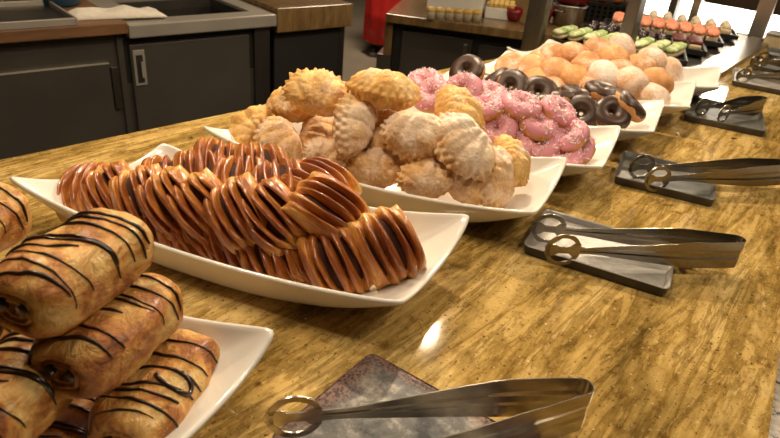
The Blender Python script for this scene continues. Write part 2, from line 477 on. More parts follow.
# ------------------------------------------------------------------ chocolate drizzled puff rolls
def make_roll(seed):
    rnd = random.Random(seed)
    L = .118; W = .0335; H = .027; n = 40; off = rnd.random() * 50
    def cross(a, e):
        c, s = math.cos(a), math.sin(a); q = 2.7
        r = 1 / (abs(c) ** q + abs(s) ** q) ** (1 / q)
        return W * r * c * e, H * r * s * e
    def S(u, a, lift=0.0):
        e = (1 - abs(u) ** 7) ** .22 if abs(u) < 1 else 0
        e = max(e, .0)
        e *= 1 + .035 * math.sin(3 * u + seed)
        y, z = cross(a, e)
        p = Vector((L / 2 * u, y, z))
        d = Vector((0, y, z)).normalized() if e > 0 else Vector((u, 0, 0))
        k = .0046 * noise.noise(p * 34 + Vector((off, 0, 0))) - .0016 * abs(noise.noise(p * 70 + Vector((0, 0, off)))) + .0012 * noise.noise(p * 120 + Vector((0, off, 0)))
        return p + d * (k + lift)
    us = [-.985, -.965, -.93, -.88, -.8, -.7, -.58, -.45, -.3, -.15, 0, .15, .3, .45, .58, .7, .8, .88, .93, .965, .985]
    rings = [[S(u, 2 * PI * j / n) for j in range(n)] for u in us]
    # rolled end: layered spiral steps sinking toward the middle
    def inner(u, sgn):
        out = []
        for k, (sc, dx) in enumerate(((.86, -.001), (.80, -.004), (.70, -.0005), (.62, -.001), (.56, -.005), (.46, -.002), (.36, -.002), (.30, -.007), (.12, -.007))):
            base = [S(u, 2 * PI * j / n) for j in range(n)]
            ring = []
            for j, p in enumerate(base):
                f = sc * (1 - .10 * (j / n))
                ring.append(Vector((p.x + sgn * dx, p.y * f, p.z * f)))
            out.append(ring)
        return out
    rings = list(reversed(inner(us[0], -1))) + rings + inner(us[-1], 1)
    V, Fc = grid(rings, True, Vector((-L / 2 * .87, 0, 0)), Vector((L / 2 * .87, 0, 0)))
    root = empty('chocolate_roll'); root['category'] = 'pastry'
    obj('puff_dough', mk('puff_dough', V, Fc), M['puff'], root)
    parts = []
    u = -.86
    while u < .86:
        sl = rnd.uniform(.05, .16); a0 = rnd.uniform(-10, 20); a1 = rnd.uniform(150, 190)
        if rnd.random() < .3: a0 += 35
        if rnd.random() < .3: a1 -= 45
        pts = []
        m = 26
        for i in range(m):
            s = i / (m - 1); a = R(a0 + (a1 - a0) * s)
            uu = u + sl * (s - .5) * 2 + .03 * math.sin(4 * s + u * 9)
            uu = max(-.95, min(.95, uu))
            pts.append(S(uu, a, .0006))
        rr = rnd.uniform(.0008, .0016)
        parts.append(tube(pts, [rr * (.5 + .5 * min(1, 5 * s, 5 * (1 - s))) * (1 + .25 * math.sin(11 * s + u * 7)) for s in (i / (m - 1) for i in range(m))], 6))
        u += rnd.choice((.12, .17, .30, .24))
    # a hooked blob of drizzle
    pts = [S(-.1 + .28 * math.cos(q) * .5, R(120 + 30 * math.sin(q)), .0008) for q in (i / 14 * PI * 1.3 for i in range(15))]
    if seed == 3: parts.append(tube(pts, .0022, 6))
    V, Fc = merge(parts)
    obj('chocolate_drizzle', mk('chocolate_drizzle', V, Fc), M['choc'], root)
    for dy in (-.008, .009):
        pr = tube([Vector((-L / 2 * .93, dy, .002)), Vector((-L / 2 * 1.0, dy, .002))], .0045, 10)
        obj('chocolate_stick', mk('chocolate_stick', *pr), M['choc'], root)
    return root
rolls = [Kind(lambda s=s: make_roll(s)) for s in (1, 2, 3)]
G = 'chocolate drizzled rolls in the nearest dish'
roll_spots = [  # dish lane px, py, o, yaw, tilt, label
    (0, 75, 268, .022, 24, (2, 0), 'large drizzled chocolate roll on top of the pile, its rolled end facing left'),
    (1, -46, 234, .03, 26, (0, 10), 'drizzled chocolate roll at the far left of the top layer, cut by the frame'),
    (1, 114, 331, .028, 24, (4, 0), 'drizzled chocolate roll in the middle layer, directly under the top one'),
    (2, -24, 336, -.01, 24, (0, 0), 'drizzled chocolate roll poking in at the left, under the rolled end of the top one'),
    (2, 162, 392, .035, 26, (0, 0), 'drizzled chocolate roll lowest and farthest right, beside the bare dish corner'),
    (0, 8, 396, -.045, 26, (0, 0), 'drizzled chocolate roll at lower left between its neighbours, short stripes on top'),
    (0, 62, 447, -.02, 20, (0, 0), 'drizzled chocolate roll at the bottom edge, only its striped top in view'),
]
for k, px, py, o, yw, tl, lb in roll_spots:
    rolls[k].put(lane(0, px, py, o), yaw(yw, tl), lb, G, 1.04)
for k, x, y, z, yw in ((2, .14, .66, .04, 15), (1, .17, .60, .04, 20), (0, .145, .52, .038, 22), (2, .10, .55, .09, 25), (1, .13, .58, .14, 25)):
    pass

# ------------------------------------------------------------------ braided glazed pastries
def make_braid(seed):
    rnd = random.Random(seed); L = .090; W = .072; H = .033; off = rnd.random() * 40
    nu, nv = 40, 84
    sl = []      # slits between the strands: centre, half width, shift of the widest point
    ws_ = [.030, .100, .045, .085] if seed % 2 else [.050, .035, .110, .040]
    for k in range(4):
        sl.append((-.60 + .40 * k + rnd.uniform(-.04, .04), ws_[k], rnd.uniform(-.25, .25)))
    def edge(q, n): return max(0.0, 1 - abs(q) ** n)
    def top(u, v):
        h0 = H * edge(u, 2.6) ** .55 * (.30 + .70 * edge(v, 2.8) ** .5)
        # strands: find the nearest slit
        drop = 0.0; crest = 1.0
        for c, w, sh in sl:
            cc = c * (1 - .22 * abs(u) ** 2) + .05 * u + .03 * math.sin(2.5 * u + c * 9)
            ww = max(.012, w * max(0.0, math.cos((u - sh) * PI / 2 * 1.05)) ** .8)
            d = abs(v - cc)
            wall = .085
            x = (d - ww) / wall
            t = 1 - max(0, min(1, x * .5 + .5)); t = t * t * (3 - 2 * t)
            dep = .0030 + .014 * min(1, ww / .05) * edge(u, 4)
            drop = max(drop, t * dep)
            crest = min(crest, max(0, (d - ww) / .16))
        h0 -= drop
        h0 -= .0050 * (1 - min(1, crest)) ** 2
        p = Vector((u * 2, v * 9, off))
        h0 += .0010 * noise.noise(p * 1.6) + .0006 * noise.noise(p * 4)
        return h0
    us = [math.sin(PI / 2 * (-1 + 2 * i / (nu - 1))) for i in range(nu)]
    vs = [(-1 + 2 * j / (nv - 1)) for j in range(nv)]
    vs = [.55 * v + .45 * math.sin(PI / 2 * v) for v in vs]
    V = []; Fc = []
    def plan(u, v):
        e = 1 - .05 * math.cos(v * PI * 3.0 + seed) * abs(u) ** 6
        return L / 2 * u * e * (1 - .10 * abs(v) ** 3), W / 2 * v * (1 - .10 * abs(u) ** 3) + .003 * u
    for u in us:
        for v in vs:
            x, y = plan(u, v); V.append(Vector((x, y, max(-.004, top(u, v)))))
    nb = len(V)
    for u in us:
        for v in vs:
            x, y = plan(u, v)
            V.append(Vector((x * .97, y * .97, -.005 - .005 * (edge(u, 4) * edge(v, 4)) ** .5)))
    def idx(a, b, o=0): return o + a * nv + b
    for a in range(nu - 1):
        for b in range(nv - 1):
            Fc.append((idx(a, b), idx(a + 1, b), idx(a + 1, b + 1), idx(a, b + 1)))
            Fc.append((idx(a, b, nb), idx(a, b + 1, nb), idx(a + 1, b + 1, nb), idx(a + 1, b, nb)))
    for a in range(nu - 1):
        for b in (0, nv - 1):
            q = (idx(a, b), idx(a + 1, b), idx(a + 1, b, nb), idx(a, b, nb)); Fc.append(q if b else q[::-1])
    for b in range(nv - 1):
        for a in (0, nu - 1):
            q = (idx(a, b), idx(a, b + 1), idx(a, b + 1, nb), idx(a, b, nb)); Fc.append(q[::-1] if a else q)
    root = empty('braided_pastry'); root['category'] = 'pastry'
    me = mk('braided_crust', V, Fc)
    bmx = bmesh.new(); bmx.from_mesh(me); bmesh.ops.recalc_face_normals(bmx, faces=bmx.faces); bmx.to_mesh(me); bmx.free()
    obj('braided_crust', me, M['braid'], root)
    rings = []; n = 28; q = 3.0
    hz = H - .0125
    for i in range(1, 12):
        f = -PI / 2 + PI * i / 12
        c, sn = max(.01, math.cos(f)) ** .5, math.sin(f)
        rings.append([Vector((L * .40 * c * (abs(math.cos(a)) ** (2 / q)) * (1 if math.cos(a) > 0 else -1), W * .43 * c * (abs(math.sin(a)) ** (2 / q)) * (1 if math.sin(a) > 0 else -1), hz * sn if sn > 0 else .003 * sn)) for a in (2 * PI * j / n for j in range(n))])
    V, Fc = grid(rings, True, Vector((0, 0, -.003)), Vector((0, 0, hz)))
    obj('fruit_filling', mk('fruit_filling', V, Fc), M['fill'], root)
    return root
braids = [Kind(lambda s=s: make_braid(s)) for s in (11, 12, 13)]
a_ = AX.copy(); c_ = -CR
def fr(s, n):   # (a, c, up) components
    v = lambda q: a_ * q[0] + c_ * q[1] + UP * q[2]
    return basis(v(s), v(n))
G = 'glazed braided pastries in the second dish'
rowS, rowN = (.60, .30, -.75), (.22, .80, .50)
flat_s, flat_n = (.30, .80, -.35), (.1, .35, .9)
braid_spots = [
    (0, 84, 188, -.03, (.2, .7, -.3), (-.2, .35, .8), 'glazed braided pastry lying at the left end of the pile, nearest the bare white wing'),
    (1, 112, 195, -.035, rowS, rowN, 'glazed braided pastry first in the leaning front row from the left'),
    (2, 142, 199, -.035, (.50, .40, -.75), rowN, 'glazed braided pastry second in the leaning front row from the left'),
    (0, 173, 204, -.038, rowS, (.30, .80, .45), 'glazed braided pastry third in the leaning front row from the left'),
    (1, 205, 209, -.035, (.68, .25, -.72), rowN, 'glazed braided pastry fourth in the leaning front row from the left'),
    (2, 238, 213, -.038, rowS, (.18, .80, .55), 'glazed braided pastry fifth in the leaning front row, mid dish'),
    (0, 272, 216, -.032, (.65, .25, -.65), (.25, .75, .55), 'glazed braided pastry last in the leaning front row, tucked against the big dark one'),
    (2, 328, 208, -.01, (.80, .12, -.42), (.30, .60, .70), 'big dark-glazed braided pastry on top at the right end of the pile, several strands showing'),
    (0, 336, 263, -.04, (.50, .30, -.62), (.15, .80, .62), 'glazed braided pastry lying low at the front right, against the dish rim'),
    (1, 389, 247, -.012, (.50, .25, -.75), (.50, .62, .58), 'rightmost glazed braided pastry, standing in the right wing of its dish'),
    (2, 298, 256, -.03, (.5, .2, -.8), (.2, .9, .4), 'glazed braided pastry behind the low front right one, mostly hidden'),
    (0, 166, 178, .015, flat_s, flat_n, 'glazed braided pastry at the back left, first of the flat back row'),
    (1, 202, 176, .018, (.4, .75, -.35), flat_n, 'glazed braided pastry second of the flat back row from the left'),
    (2, 240, 181, .014, flat_s, flat_n, 'glazed braided pastry third of the flat back row, mid dish'),
    (1, 280, 184, .015, (.45, .7, -.35), flat_n, 'glazed braided pastry last of the flat back row, left of the curled one'),
    (2, 318, 182, .03, (.75, .2, -.2), (.2, .3, .9), 'glazed braided pastry curled up behind the big dark one'),
    (0, 218, 164, .05, flat_s, (.1, .2, .95), 'glazed braided pastry at the back, touching the sugared shells dish'),
    (1, 262, 169, .05, flat_s, (.1, .2, .95), 'glazed braided pastry at the back, below the front sugared shells'),
    (2, 100, 208, -.04, (.5, .3, -.8), (0, .9, .4), 'glazed braided pastry at the left end of the bottom row'),
    (0, 136, 217, -.042, (.45, .4, -.8), (0, .9, .4), 'glazed braided pastry second in the bottom row from the left'),
    (1, 168, 226, -.042, (.55, .3, -.8), (.1, .9, .4), 'glazed braided pastry third in the bottom row from the left'),
    (2, 201, 236, -.042, (.5, .3, -.8), (0, .9, .4), 'glazed braided pastry fourth in the bottom row, mid dish'),
    (0, 234, 246, -.042, (.4, .35, -.8), (.1, .9, .4), 'glazed braided pastry fifth in the bottom row, left of the last one'),
    (2, 268, 254, -.042, (.55, .3, -.8), (0, .9, .4), 'glazed braided pastry last in the bottom row, beside the low front right one'),
]
for k, px, py, o, s, n, lb in braid_spots:
    jr = random.Random(px * 7 + py)
    q = fr(s, n) @ Quaternion((1, 0, 0), R(jr.uniform(-11, 11))) @ Quaternion((0, 0, 1), R(jr.uniform(-9, 9))) @ Quaternion((0, 1, 0), R(jr.uniform(-11, 11))); p = lane(1, px, py, o)
    braids[k].put(p - (q @ UP) * .010, q, lb, G, .96)

# ------------------------------------------------------------------ sugared shell pastries
def make_shell(seed, m):
    rnd = random.Random(seed); nu, nv = 120, 48
    RX, RY, T = .049, .037, .026
    off = rnd.random() * 40
    rings = []
    for i in range(1, nv):
        f = -PI / 2 + PI * i / nv
        ring = []
        for j in range(nu):
            a = 2 * PI * j / nu
            ca, sa = math.cos(a), math.sin(a)
            # clam outline: rounded fan with a flatter hinge at -y
            rr = 1.0 + .07 * math.cos(2 * a) * .5
            ox = RX * ca * rr
            oy = RY * sa * rr * (1.12 if sa > 0 else .78)
            c = max(0.0, math.cos(f)) ** .78
            x, y = ox * c, oy * c
            z = T * math.sin(f) * (1 + .12 * math.sin(f))
            # ridges fan out from the hinge
            ang = math.atan2(y + RY * .95, x)
            fade = max(0, min(1, (y + RY * .95) / (RY * .9)))
            rid = abs(math.sin(ang * 6.5 + .5 * seed)) ** .7
            k = (.0042 * (rid - .65)) * fade * (abs(math.sin(f)) ** .5)
            # crimped bead seam round the fan
            eq = math.exp(-(f / .13) ** 2)
            bead = (.0030 + .0034 * math.cos(a * 24)) * (1.0 if sa > -.55 else .25)
            eq2 = math.exp(-((abs(f) - .34) / .14) ** 2)
            bead2 = .0024 * math.cos(a * 24 + PI) * (1 if sa > -.4 else .2)
            nrm = Vector((ox / (RX * RX) * c, oy / (RY * RY) * c, z / (T * T))).normalized()
            p = Vector((x, y, z))
            w = .0036 * noise.noise(p * 42 + Vector((off, off, 0))) + .0016 * noise.noise(p * 150 + Vector((0, off, 1)))
            p += nrm * (k + bead * eq + bead2 * eq2 + w)
            ring.append(p)
        rings.append(ring)
    V, Fc = grid(rings, True, Vector((0, 0, -T * .9)), Vector((0, 0, T * 1.1)))
    o = obj('shell_pastry', mk('shell_pastry', V, Fc), M[m]); o['category'] = 'pastry'
    return o
shells = [Kind(lambda: make_shell(1, 'shell')), Kind(lambda: make_shell(2, 'shell_gold')), Kind(lambda: make_shell(3, 'shell_white'))]
G = 'sugared shell pastries in the third dish'
# local x = long axis, y = away from the hinge, z = thickness
def vec(px): return Vector(px)
VIEW = (-ray(400, 150)).normalized()      # roughly toward the guest side
SR = Vector((.635, -.768, 0)).normalized()  # along the counter front, "right"
def facing(n, y):    # n: thickness axis in (right, toward, up); y: fan direction likewise
    T_ = Vector((-.77, -.635, 0)).normalized()
    v = lambda q: SR * q[0] + T_ * q[1] + UP * q[2]
    z = v(n).normalized(); yy = v(y); yy = (yy - z * yy.dot(z)).normalized(); x = yy.cross(z)
    return Matrix((x, yy, z)).transposed().to_quaternion()
shell_spots = [
    (1, 252, 131, -.02, (-.3, .55, .75), (-.7, 0, .6), .95, 'smooth golden shell pastry at the far left of the pile, hardly any sugar'),
    (0, 283, 143, -.04, (.1, .5, .8), (-.2, .5, .5), .95, 'sugared shell pastry at the front left, its beaded rim to the right'),
    (1, 318, 97, -.01, (.1, .75, .5), (.15, -.2, .95), 1.0, 'golden half-moon shell pastry standing at the top left, beaded rim upward'),
    (1, 291, 107, .025, (-.5, .6, .5), (-.2, 0, .9), .9, 'golden shell pastry peeping out behind the standing half-moon'),
    (2, 354, 125, -.03, (.82, .42, .25), (-.15, .55, .7), 1.02, 'diamond-shaped sugared shell pastry, its beaded seam running down the front'),
    (0, 328, 158, -.05, (.0, .7, .7), (.2, .3, .9), .78, 'small pinkish sugared shell pastry below the diamond-shaped one'),
    (0, 375, 171, -.045, (-.1, .75, .65), (0, -.2, 1), .88, 'grainy sugared shell pastry at the front middle, just above the dish rim'),
    (1, 384, 91, .01, (.1, -.15, .98), (.0, .95, .15), 1.03, 'golden shell pastry lying flat, topmost of the pile'),
    (2, 417, 132, -.025, (-.2, .75, .6), (-.1, .35, -.8), 1.0, 'white-dusted ridged shell pastry right of the diamond-shaped one'),
    (0, 429, 180, -.05, (.0, .75, .55), (-.1, -.2, 1), .86, 'shell pastry at the front with deep slits fanning upward, below the white-dusted pair'),
    (2, 466, 145, -.02, (.15, .6, .75), (-.75, .5, -.4), 1.08, 'largest white-dusted shell pastry at the right, beaded end to the left'),
    (0, 497, 179, -.01, (.35, .65, .6), (-.7, .3, .3), .92, 'sugared shell pastry at the front right corner of the dish, beaded ridge on its left'),
    (1, 455, 114, .035, (.2, .3, .9), (.8, -.1, .2), 1.05, 'golden ridged shell pastry at the back, against the pink doughnuts'),
    (1, 508, 160, .03, (.5, .2, .8), (.9, -.1, .1), .9, 'golden shell pastry at the far right, half hidden behind two others'),
    (0, 315, 137, .01, (.0, .5, .8), (.6, .2, .4), .85, 'shadowed shell pastry in the gap between the front left and diamond-shaped ones'),
    (0, 391, 150, -.01, (.1, .6, .7), (.2, .4, .8), .85, 'shadowed shell pastry in the gap under the white-dusted ridged one'),
    (0, 462, 184, -.03, (.0, .6, .7), (.3, .2, .9), .8, 'small shadowed shell pastry between the slit one and the front right corner one'),
    (0, 385, 124, .03, (.1, .5, .8), (.3, .2, .9), .9, 'shell pastry in the middle of the heap, under the flat topmost one'),
]
for k, px, py, o, n, y, sc, lb in shell_spots:
    shells[k].put(lane(2, px, py, o), facing(n, y), lb, G, sc)

# ------------------------------------------------------------------ doughnuts
def torus(Rr, r, a0, a1, na, grow, nu=48, sq=.88, seed=0, wav=0.0, close=False):
    rings = []
    for i in range(nu):
        t = 2 * PI * i / nu
        ring = []
        for j in range(na):
            s = j / (na - 1) if not close else j / na
            w = wav * math.sin(5 * t + seed) + wav * .6 * math.sin(11 * t + 2 * seed)
            lo, hi = a0 - w, a1 + w * .7
            a = lo + (hi - lo) * s
            g = grow * math.sin(PI * s) ** .35 - .0005 if not close else 0
            rr = r + g
            rad = Rr + rr * math.cos(a)
            z = rr * math.sin(a) * sq
            rad *= 1 + .02 * math.sin(3 * t + seed)
            ring.append(Vector((rad * math.cos(t), rad * math.sin(t), z)))
        rings.append(ring)
    V = [p for q in rings for p in q]; Fc = []
    for i in range(nu):
        k = (i + 1) % nu
        for j in range(na if close else na - 1):
            l = (j + 1) % na
            Fc.append((i * na + j, k * na + j, k * na + l, i * na + l))
    return V, Fc
def make_donut(name, icing, seed, flakes):
    rnd = random.Random(seed)
    root = empty(name); root['category'] = 'doughnut'
    Rr, r = .0225, .0180
    obj('dough_ring', mk('dough_ring', *torus(Rr, r, 0, 2 * PI, 20, 0, seed=seed, close=True)), M['dough'], root)
    obj('icing', mk('icing', *torus(Rr, r, R(8), R(200), 18, .0018, seed=seed, wav=.20)), M[icing], root)
    if flakes:
        bm = bmesh.new()
        for k in range(110):
            t = rnd.uniform(0, 2 * PI); a = R(rnd.gauss(85, 38)); rr = r + .0016
            p = Vector(((Rr + rr * math.cos(a)) * math.cos(t), (Rr + rr * math.cos(a)) * math.sin(t), rr * math.sin(a) * .88))
            q = Quaternion((rnd.gauss(0, 1), rnd.gauss(0, 1), rnd.gauss(0, 1), rnd.gauss(0, 1))).normalized()
            bmesh.ops.create_cube(bm, size=1, matrix=Matrix.Translation(p) @ q.to_matrix().to_4x4() @ Matrix.Diagonal((.0062, .0019, .0014, 1)))
        f = obj('sugar_flakes', bm_mesh('sugar_flakes', bm), M['flake'], root); f['kind'] = 'stuff'
    return root
pinks = [Kind(lambda s=s: make_donut('pink_doughnut', 'pink', s, True)) for s in (21, 22)]
def tilt(n, spin=0):
    T_ = Vector((-.77, -.635, 0)).normalized()
    z = (SR * n[0] + T_ * n[1] + UP * n[2]).normalized()
    return UP.rotation_difference(z) @ Quaternion((0, 0, 1), spin)
G = 'pink iced doughnuts in the fourth dish'
pink_spots = [
    (425, 84, .01, (-.1, .35, .9), 'pink flaked doughnut at the back left, just right of the topmost shell'),
    (432, 96, -.03, (-.2, .5, .8), 'pink flaked doughnut low at the back left, behind the ridged shells'),
    (463, 92, -.01, (-.35, .65, .65), 'large pink flaked doughnut facing left, in front of the first chocolate doughnut'),
    (490, 95, .03, (.1, .2, .95), 'pink doughnut half hidden between the large flaked one and its right neighbours'),
    (484, 107, -.03, (-.1, .15, .97), 'pink doughnut lying flat with its plain fried side showing, mid row'),
    (521, 106, -.01, (.05, .25, .96), 'pink doughnut with a clear dimple, topmost of the front heap'),
    (538, 125, -.02, (.15, .30, .92), 'pink doughnut in the middle of the front heap, under the dimpled one'),
    (540, 144, -.035, (-.25, .55, .75), 'lowest front pink doughnut, tilted toward the shells with its hole showing'),
    (497, 130, -.045, (-.3, .6, .7), 'deep pink flaked doughnut in the gap left of the front heap'),
    (558, 112, .02, (.35, .3, .85), 'pink flaked doughnut at the top right, tilted toward the chocolate doughnuts'),
    (568, 136, -.01, (-.45, .25, .8), 'plain-topped pink doughnut leaning at the right side of the heap'),
    (575, 150, .0, (-.55, .3, .7), 'lowest rightmost pink doughnut, tucked in the wing of the dish'),
    (514, 146, -.05, (-.2, .5, .8), 'pink doughnut down by the rim, next to the rightmost shells'),
    (562, 156, -.035, (-.1, .4, .9), 'sliver of a pink doughnut under the tilted front one'),
]
for k, (px, py, o, n, lb) in enumerate(pink_spots):
    pinks[k % 2].put(lane(3, px, py, o), tilt(n, k), lb, G, .88)
chocs = [Kind(lambda s=s: make_donut('chocolate_doughnut', 'choc_icing', s, False)) for s in (31, 32)]
G = 'chocolate iced doughnuts in the fifth dish'
choc_spots = [
    (467, 72, .0, (-.5, .55, .65), 'chocolate doughnut at the back left, all dark icing, above the large pink one'),
    (494, 82, .0, (-.6, -.25, .7), 'chocolate doughnut standing so its fried side shows, behind the flat pink one'),
    (511, 88, -.03, (-.45, .6, .6), 'dark chocolate doughnut leaning behind the dimpled pink one'),
    (538, 94, -.03, (-.2, .65, .7), 'chocolate doughnut right above the pink heap, icing facing front'),
    (559, 97, -.01, (-.05, -.15, .98), 'chocolate doughnut with pale fried side below its icing, mid row'),
    (578, 95, .01, (.1, -.1, .98), 'chocolate doughnut lying level, topmost of the chocolate heap'),
    (602, 93, .02, (.15, .05, .98), 'chocolate doughnut lying level at the top right, under the front buns'),
    (581, 114, -.04, (-.35, .75, .5), 'chocolate doughnut upright in the front, right of the top pink one'),
    (611, 114, -.03, (-.05, .65, .75), 'front chocolate doughnut with its hole facing the tongs'),
    (629, 106, .005, (.55, .1, .8), 'rightmost chocolate doughnut, tilted into the wing of the dish'),
]
for k, (px, py, o, n, lb) in enumerate(choc_spots):
    chocs[k % 2].put(lane(4, px, py, o), tilt(n, k), lb, G, .98)

# ------------------------------------------------------------------ sugared buns
def make_bun(seed, m, dot):
    rnd = random.Random(seed); off = rnd.random() * 30; nu, nv = 36, 20
    rings = []
    for i in range(1, nv):
        f = -PI / 2 + PI * i / nv
        ring = []
        for j in range(nu):
            a = 2 * PI * j / nu
            c = math.cos(f) ** .85
            p = Vector((.0415 * c * math.cos(a), .0415 * c * math.sin(a), .0285 * math.sin(f)))
            k = 1 + .07 * noise.noise(p * 32 + Vector((off, 0, 0))) - .03 * math.exp(-(f / .10) ** 2)
            ring.append(p * k)
        rings.append(ring)
    V, Fc = grid(rings, True, Vector((0, 0, -.0275)), Vector((0, 0, .0275)))
    if not dot:
        o = obj('sugared_bun', mk('sugared_bun', V, Fc), M[m]); o['category'] = 'bun'; return o
    root = empty('sugared_bun'); root['category'] = 'bun'
    obj('fried_dough', mk('fried_dough', V, Fc), M[m], root)
    vf = lathe([(.002, -.002), (.0055, -.001), (.006, .0005), (.004, .002), (.001, .0026)], 12)
    d = obj('jam_dot', mk('jam_dot', *vf), M['jam'], root)
    d.matrix_basis = Matrix.LocRotScale(Vector((.0395, 0, .006)), Quaternion((0, 1, 0), PI / 2 - .2), Vector((1, 1, 1)))
    return root
buns = [Kind(lambda: make_bun(41, 'bun', False)), Kind(lambda: make_bun(42, 'bun_white', False)), Kind(lambda: make_bun(43, 'bun', True)), Kind(lambda: make_bun(44, 'dough', False))]
G = 'sugared buns in the two far dishes'
bun_spots = [
    (0, 5, 511, 66, .0, (-.4, .3, .8), 'leftmost sugared bun, beside the steel post base'),
    (0, 5, 528, 70, -.01, (-.7, .3, .6), 'sugared bun standing on edge, second from the left end'),
    (3, 5, 537, 82, -.05, (-.2, .4, .9), 'plain bun low at the left, just above the dark doughnuts'),
    (0, 5, 557, 72, -.03, (0, .4, .9), 'orange-brown bun left of centre in the front row'),
    (3, 5, 575, 79, -.045, (.2, .3, .9), 'plain orange bun in the front, small and round, left of the whitest front bun'),
    (0, 5, 556, 88, -.06, (0, .3, .9), 'bun pushed down behind the level chocolate doughnuts'),
    (1, 5, 604, 77, -.04, (.1, .6, .7), 'front bun thick with white sugar, left of the one by the dish corner'),
    (1, 5, 631, 82, -.035, (.0, .5, .85), 'large sugared bun at the front right, nearest the dish corner'),
    (1, 5, 652, 97, -.04, (.2, .3, .9), 'very white bun lowest at the right, inside the white wing'),
    (2, 5, 587, 66, .0, (-.2, .5, .8), 'brown bun with a dark jam spot, centre of the heap'),
    (0, 5, 542, 62, .02, (-.3, .3, .9), 'small sugared bun at the back, left of two high ones'),
    (0, 5, 555, 56, .03, (0, .3, .9), 'small sugared bun at the back right of the post'),
    (0, 5, 574, 55, .03, (.1, .2, .95), 'bun high at the back, left of the topmost pair'),
    (0, 6, 598, 50, -.03, (-.1, .3, .9), 'high bun beside the tallest sugared one, lettuce pieces behind it'),
    (1, 6, 622, 48, -.01, (.45, .45, .6), 'topmost bun of all, tilted and dusted white, by the shiny post'),
    (3, 5, 613, 60, .02, (.0, .5, .9), 'smooth orange bun just below the topmost one'),
    (2, 6, 640, 67, -.05, (.0, .3, .9), 'golden bun with a dark filling hole, right of the heap centre'),
    (1, 6, 652, 60, -.01, (.2, .3, .9), 'white bun at the right of the heap, in front of the green sandwiches'),
    (1, 6, 671, 72, .0, (.8, .3, .5), 'rightmost bun, powdered white and standing on edge'),
    (3, 5, 657, 82, .0, (.3, .3, .9), 'plain bun wedged between the rightmost white one and the large front right one'),
    (0, 5, 620, 71, .0, (.2, .3, .9), 'bun in shadow between the smooth orange one and the front right ones'),
    (0, 5, 592, 88, -.06, (0, .3, .9), 'bun sunk low between the whitest front bun and the level chocolate doughnuts'),
]
for k, d, px, py, o, n, lb in bun_spots:
    buns[k].put(lane(d, px, py, o), tilt(n, px), lb, G, .95)

# ------------------------------------------------------------------ tongs trays
def make_tray(sx, sy, floor_mat, rim_mat, h=.014, bend=0.0):
    """shallow rectangular metal tray; origin at its bottom centre"""
    root = empty('tong_tray'); root['category'] = 'tray'
    bm = bmesh.new()
    box(bm, -sx / 2 + .003, sx / 2 - .003, -sy / 2 + .003, sy / 2 - .003, .001, .0065, .001)
    obj('tray_floor', bm_mesh('tray_floor', bm), floor_mat, root)
    K = 6; rc = .009
    def ringmesh(name, prof, m):
        rings = []
        for (cx, cy, a0) in ((1, 1, 0), (-1, 1, 90), (-1, -1, 180), (1, -1, 270)):
            for i in range(K + 1):
                a = R(a0 + 90 * i / K)
                rings.append([Vector((cx * (sx / 2 - rc) + (rc - d) * math.cos(a), cy * (sy / 2 - rc) + (rc - d) * math.sin(a), z)) for d, z in prof])
        n = len(prof); V = [p for r in rings for p in r]; Fc = []
        for i in range(len(rings)):
            k = (i + 1) % len(rings)
            for j in range(n):
                l = (j + 1) % n
                Fc.append((i * n + j, k * n + j, k * n + l, i * n + l))
        obj(name, mk(name, V, Fc, False), m, root)
    ringmesh('tray_skirt', [(.0016, .0), (-.0004, h), (.0006, h), (.0026, .0)], rim_mat)
    ringmesh('tray_lip', [(-.0008, h), (.0002, h + .0009), (.0018, h - .0006), (.0060, .0068), (.0030, .0060)], floor_mat)
    return root
G = 'tong trays along the counter front'
def put_tray(x0, x1, y0, y1, fm, rm, label, skew=0, h=.014):
    t = make_tray(x1 - x0, y1 - y0, M[fm], M[rm], h)
    t.location = ((x0 + x1) / 2, (y0 + y1) / 2, .0005); t.rotation_euler = (0, 0, R(skew))
    t['label'] = label; t['group'] = G
    return t
put_tray(.248, .392, .075, .290, 'sheet', 'sheet', 'flat rust-speckled grey tray nearest the camera, under the biggest tongs', 4, .006)
put_tray(.702, .826, .116, .302, 'tray', 'tray_rim', 'silvery worn tray with a dark rim in the middle of the counter front', 13)
put_tray(1.028, 1.164, .148, .308, 'tray_dark', 'tray_rim', 'dark green-grey tray next beyond the silvery worn one', 15)
put_tray(1.50, 1.68, .168, .335, 'tray_dark', 'tray_rim', 'dark tray with two tong heads, beside the farthest white wings', 14)
put_tray(1.95, 2.13, .18, .335, 'tray', 'tray_rim', 'distant tarnished tray first after the reflection, beside the steel display', 12)
put_tray(2.22, 2.37, .19, .335, 'tray_dark', 'tray_rim', 'distant tarnished tray second from the far end', 12)
put_tray(2.46, 2.60, .20, .335, 'tray_dark', 'tray_rim', 'farthest tarnished tray, in front of the low glass case', 12)

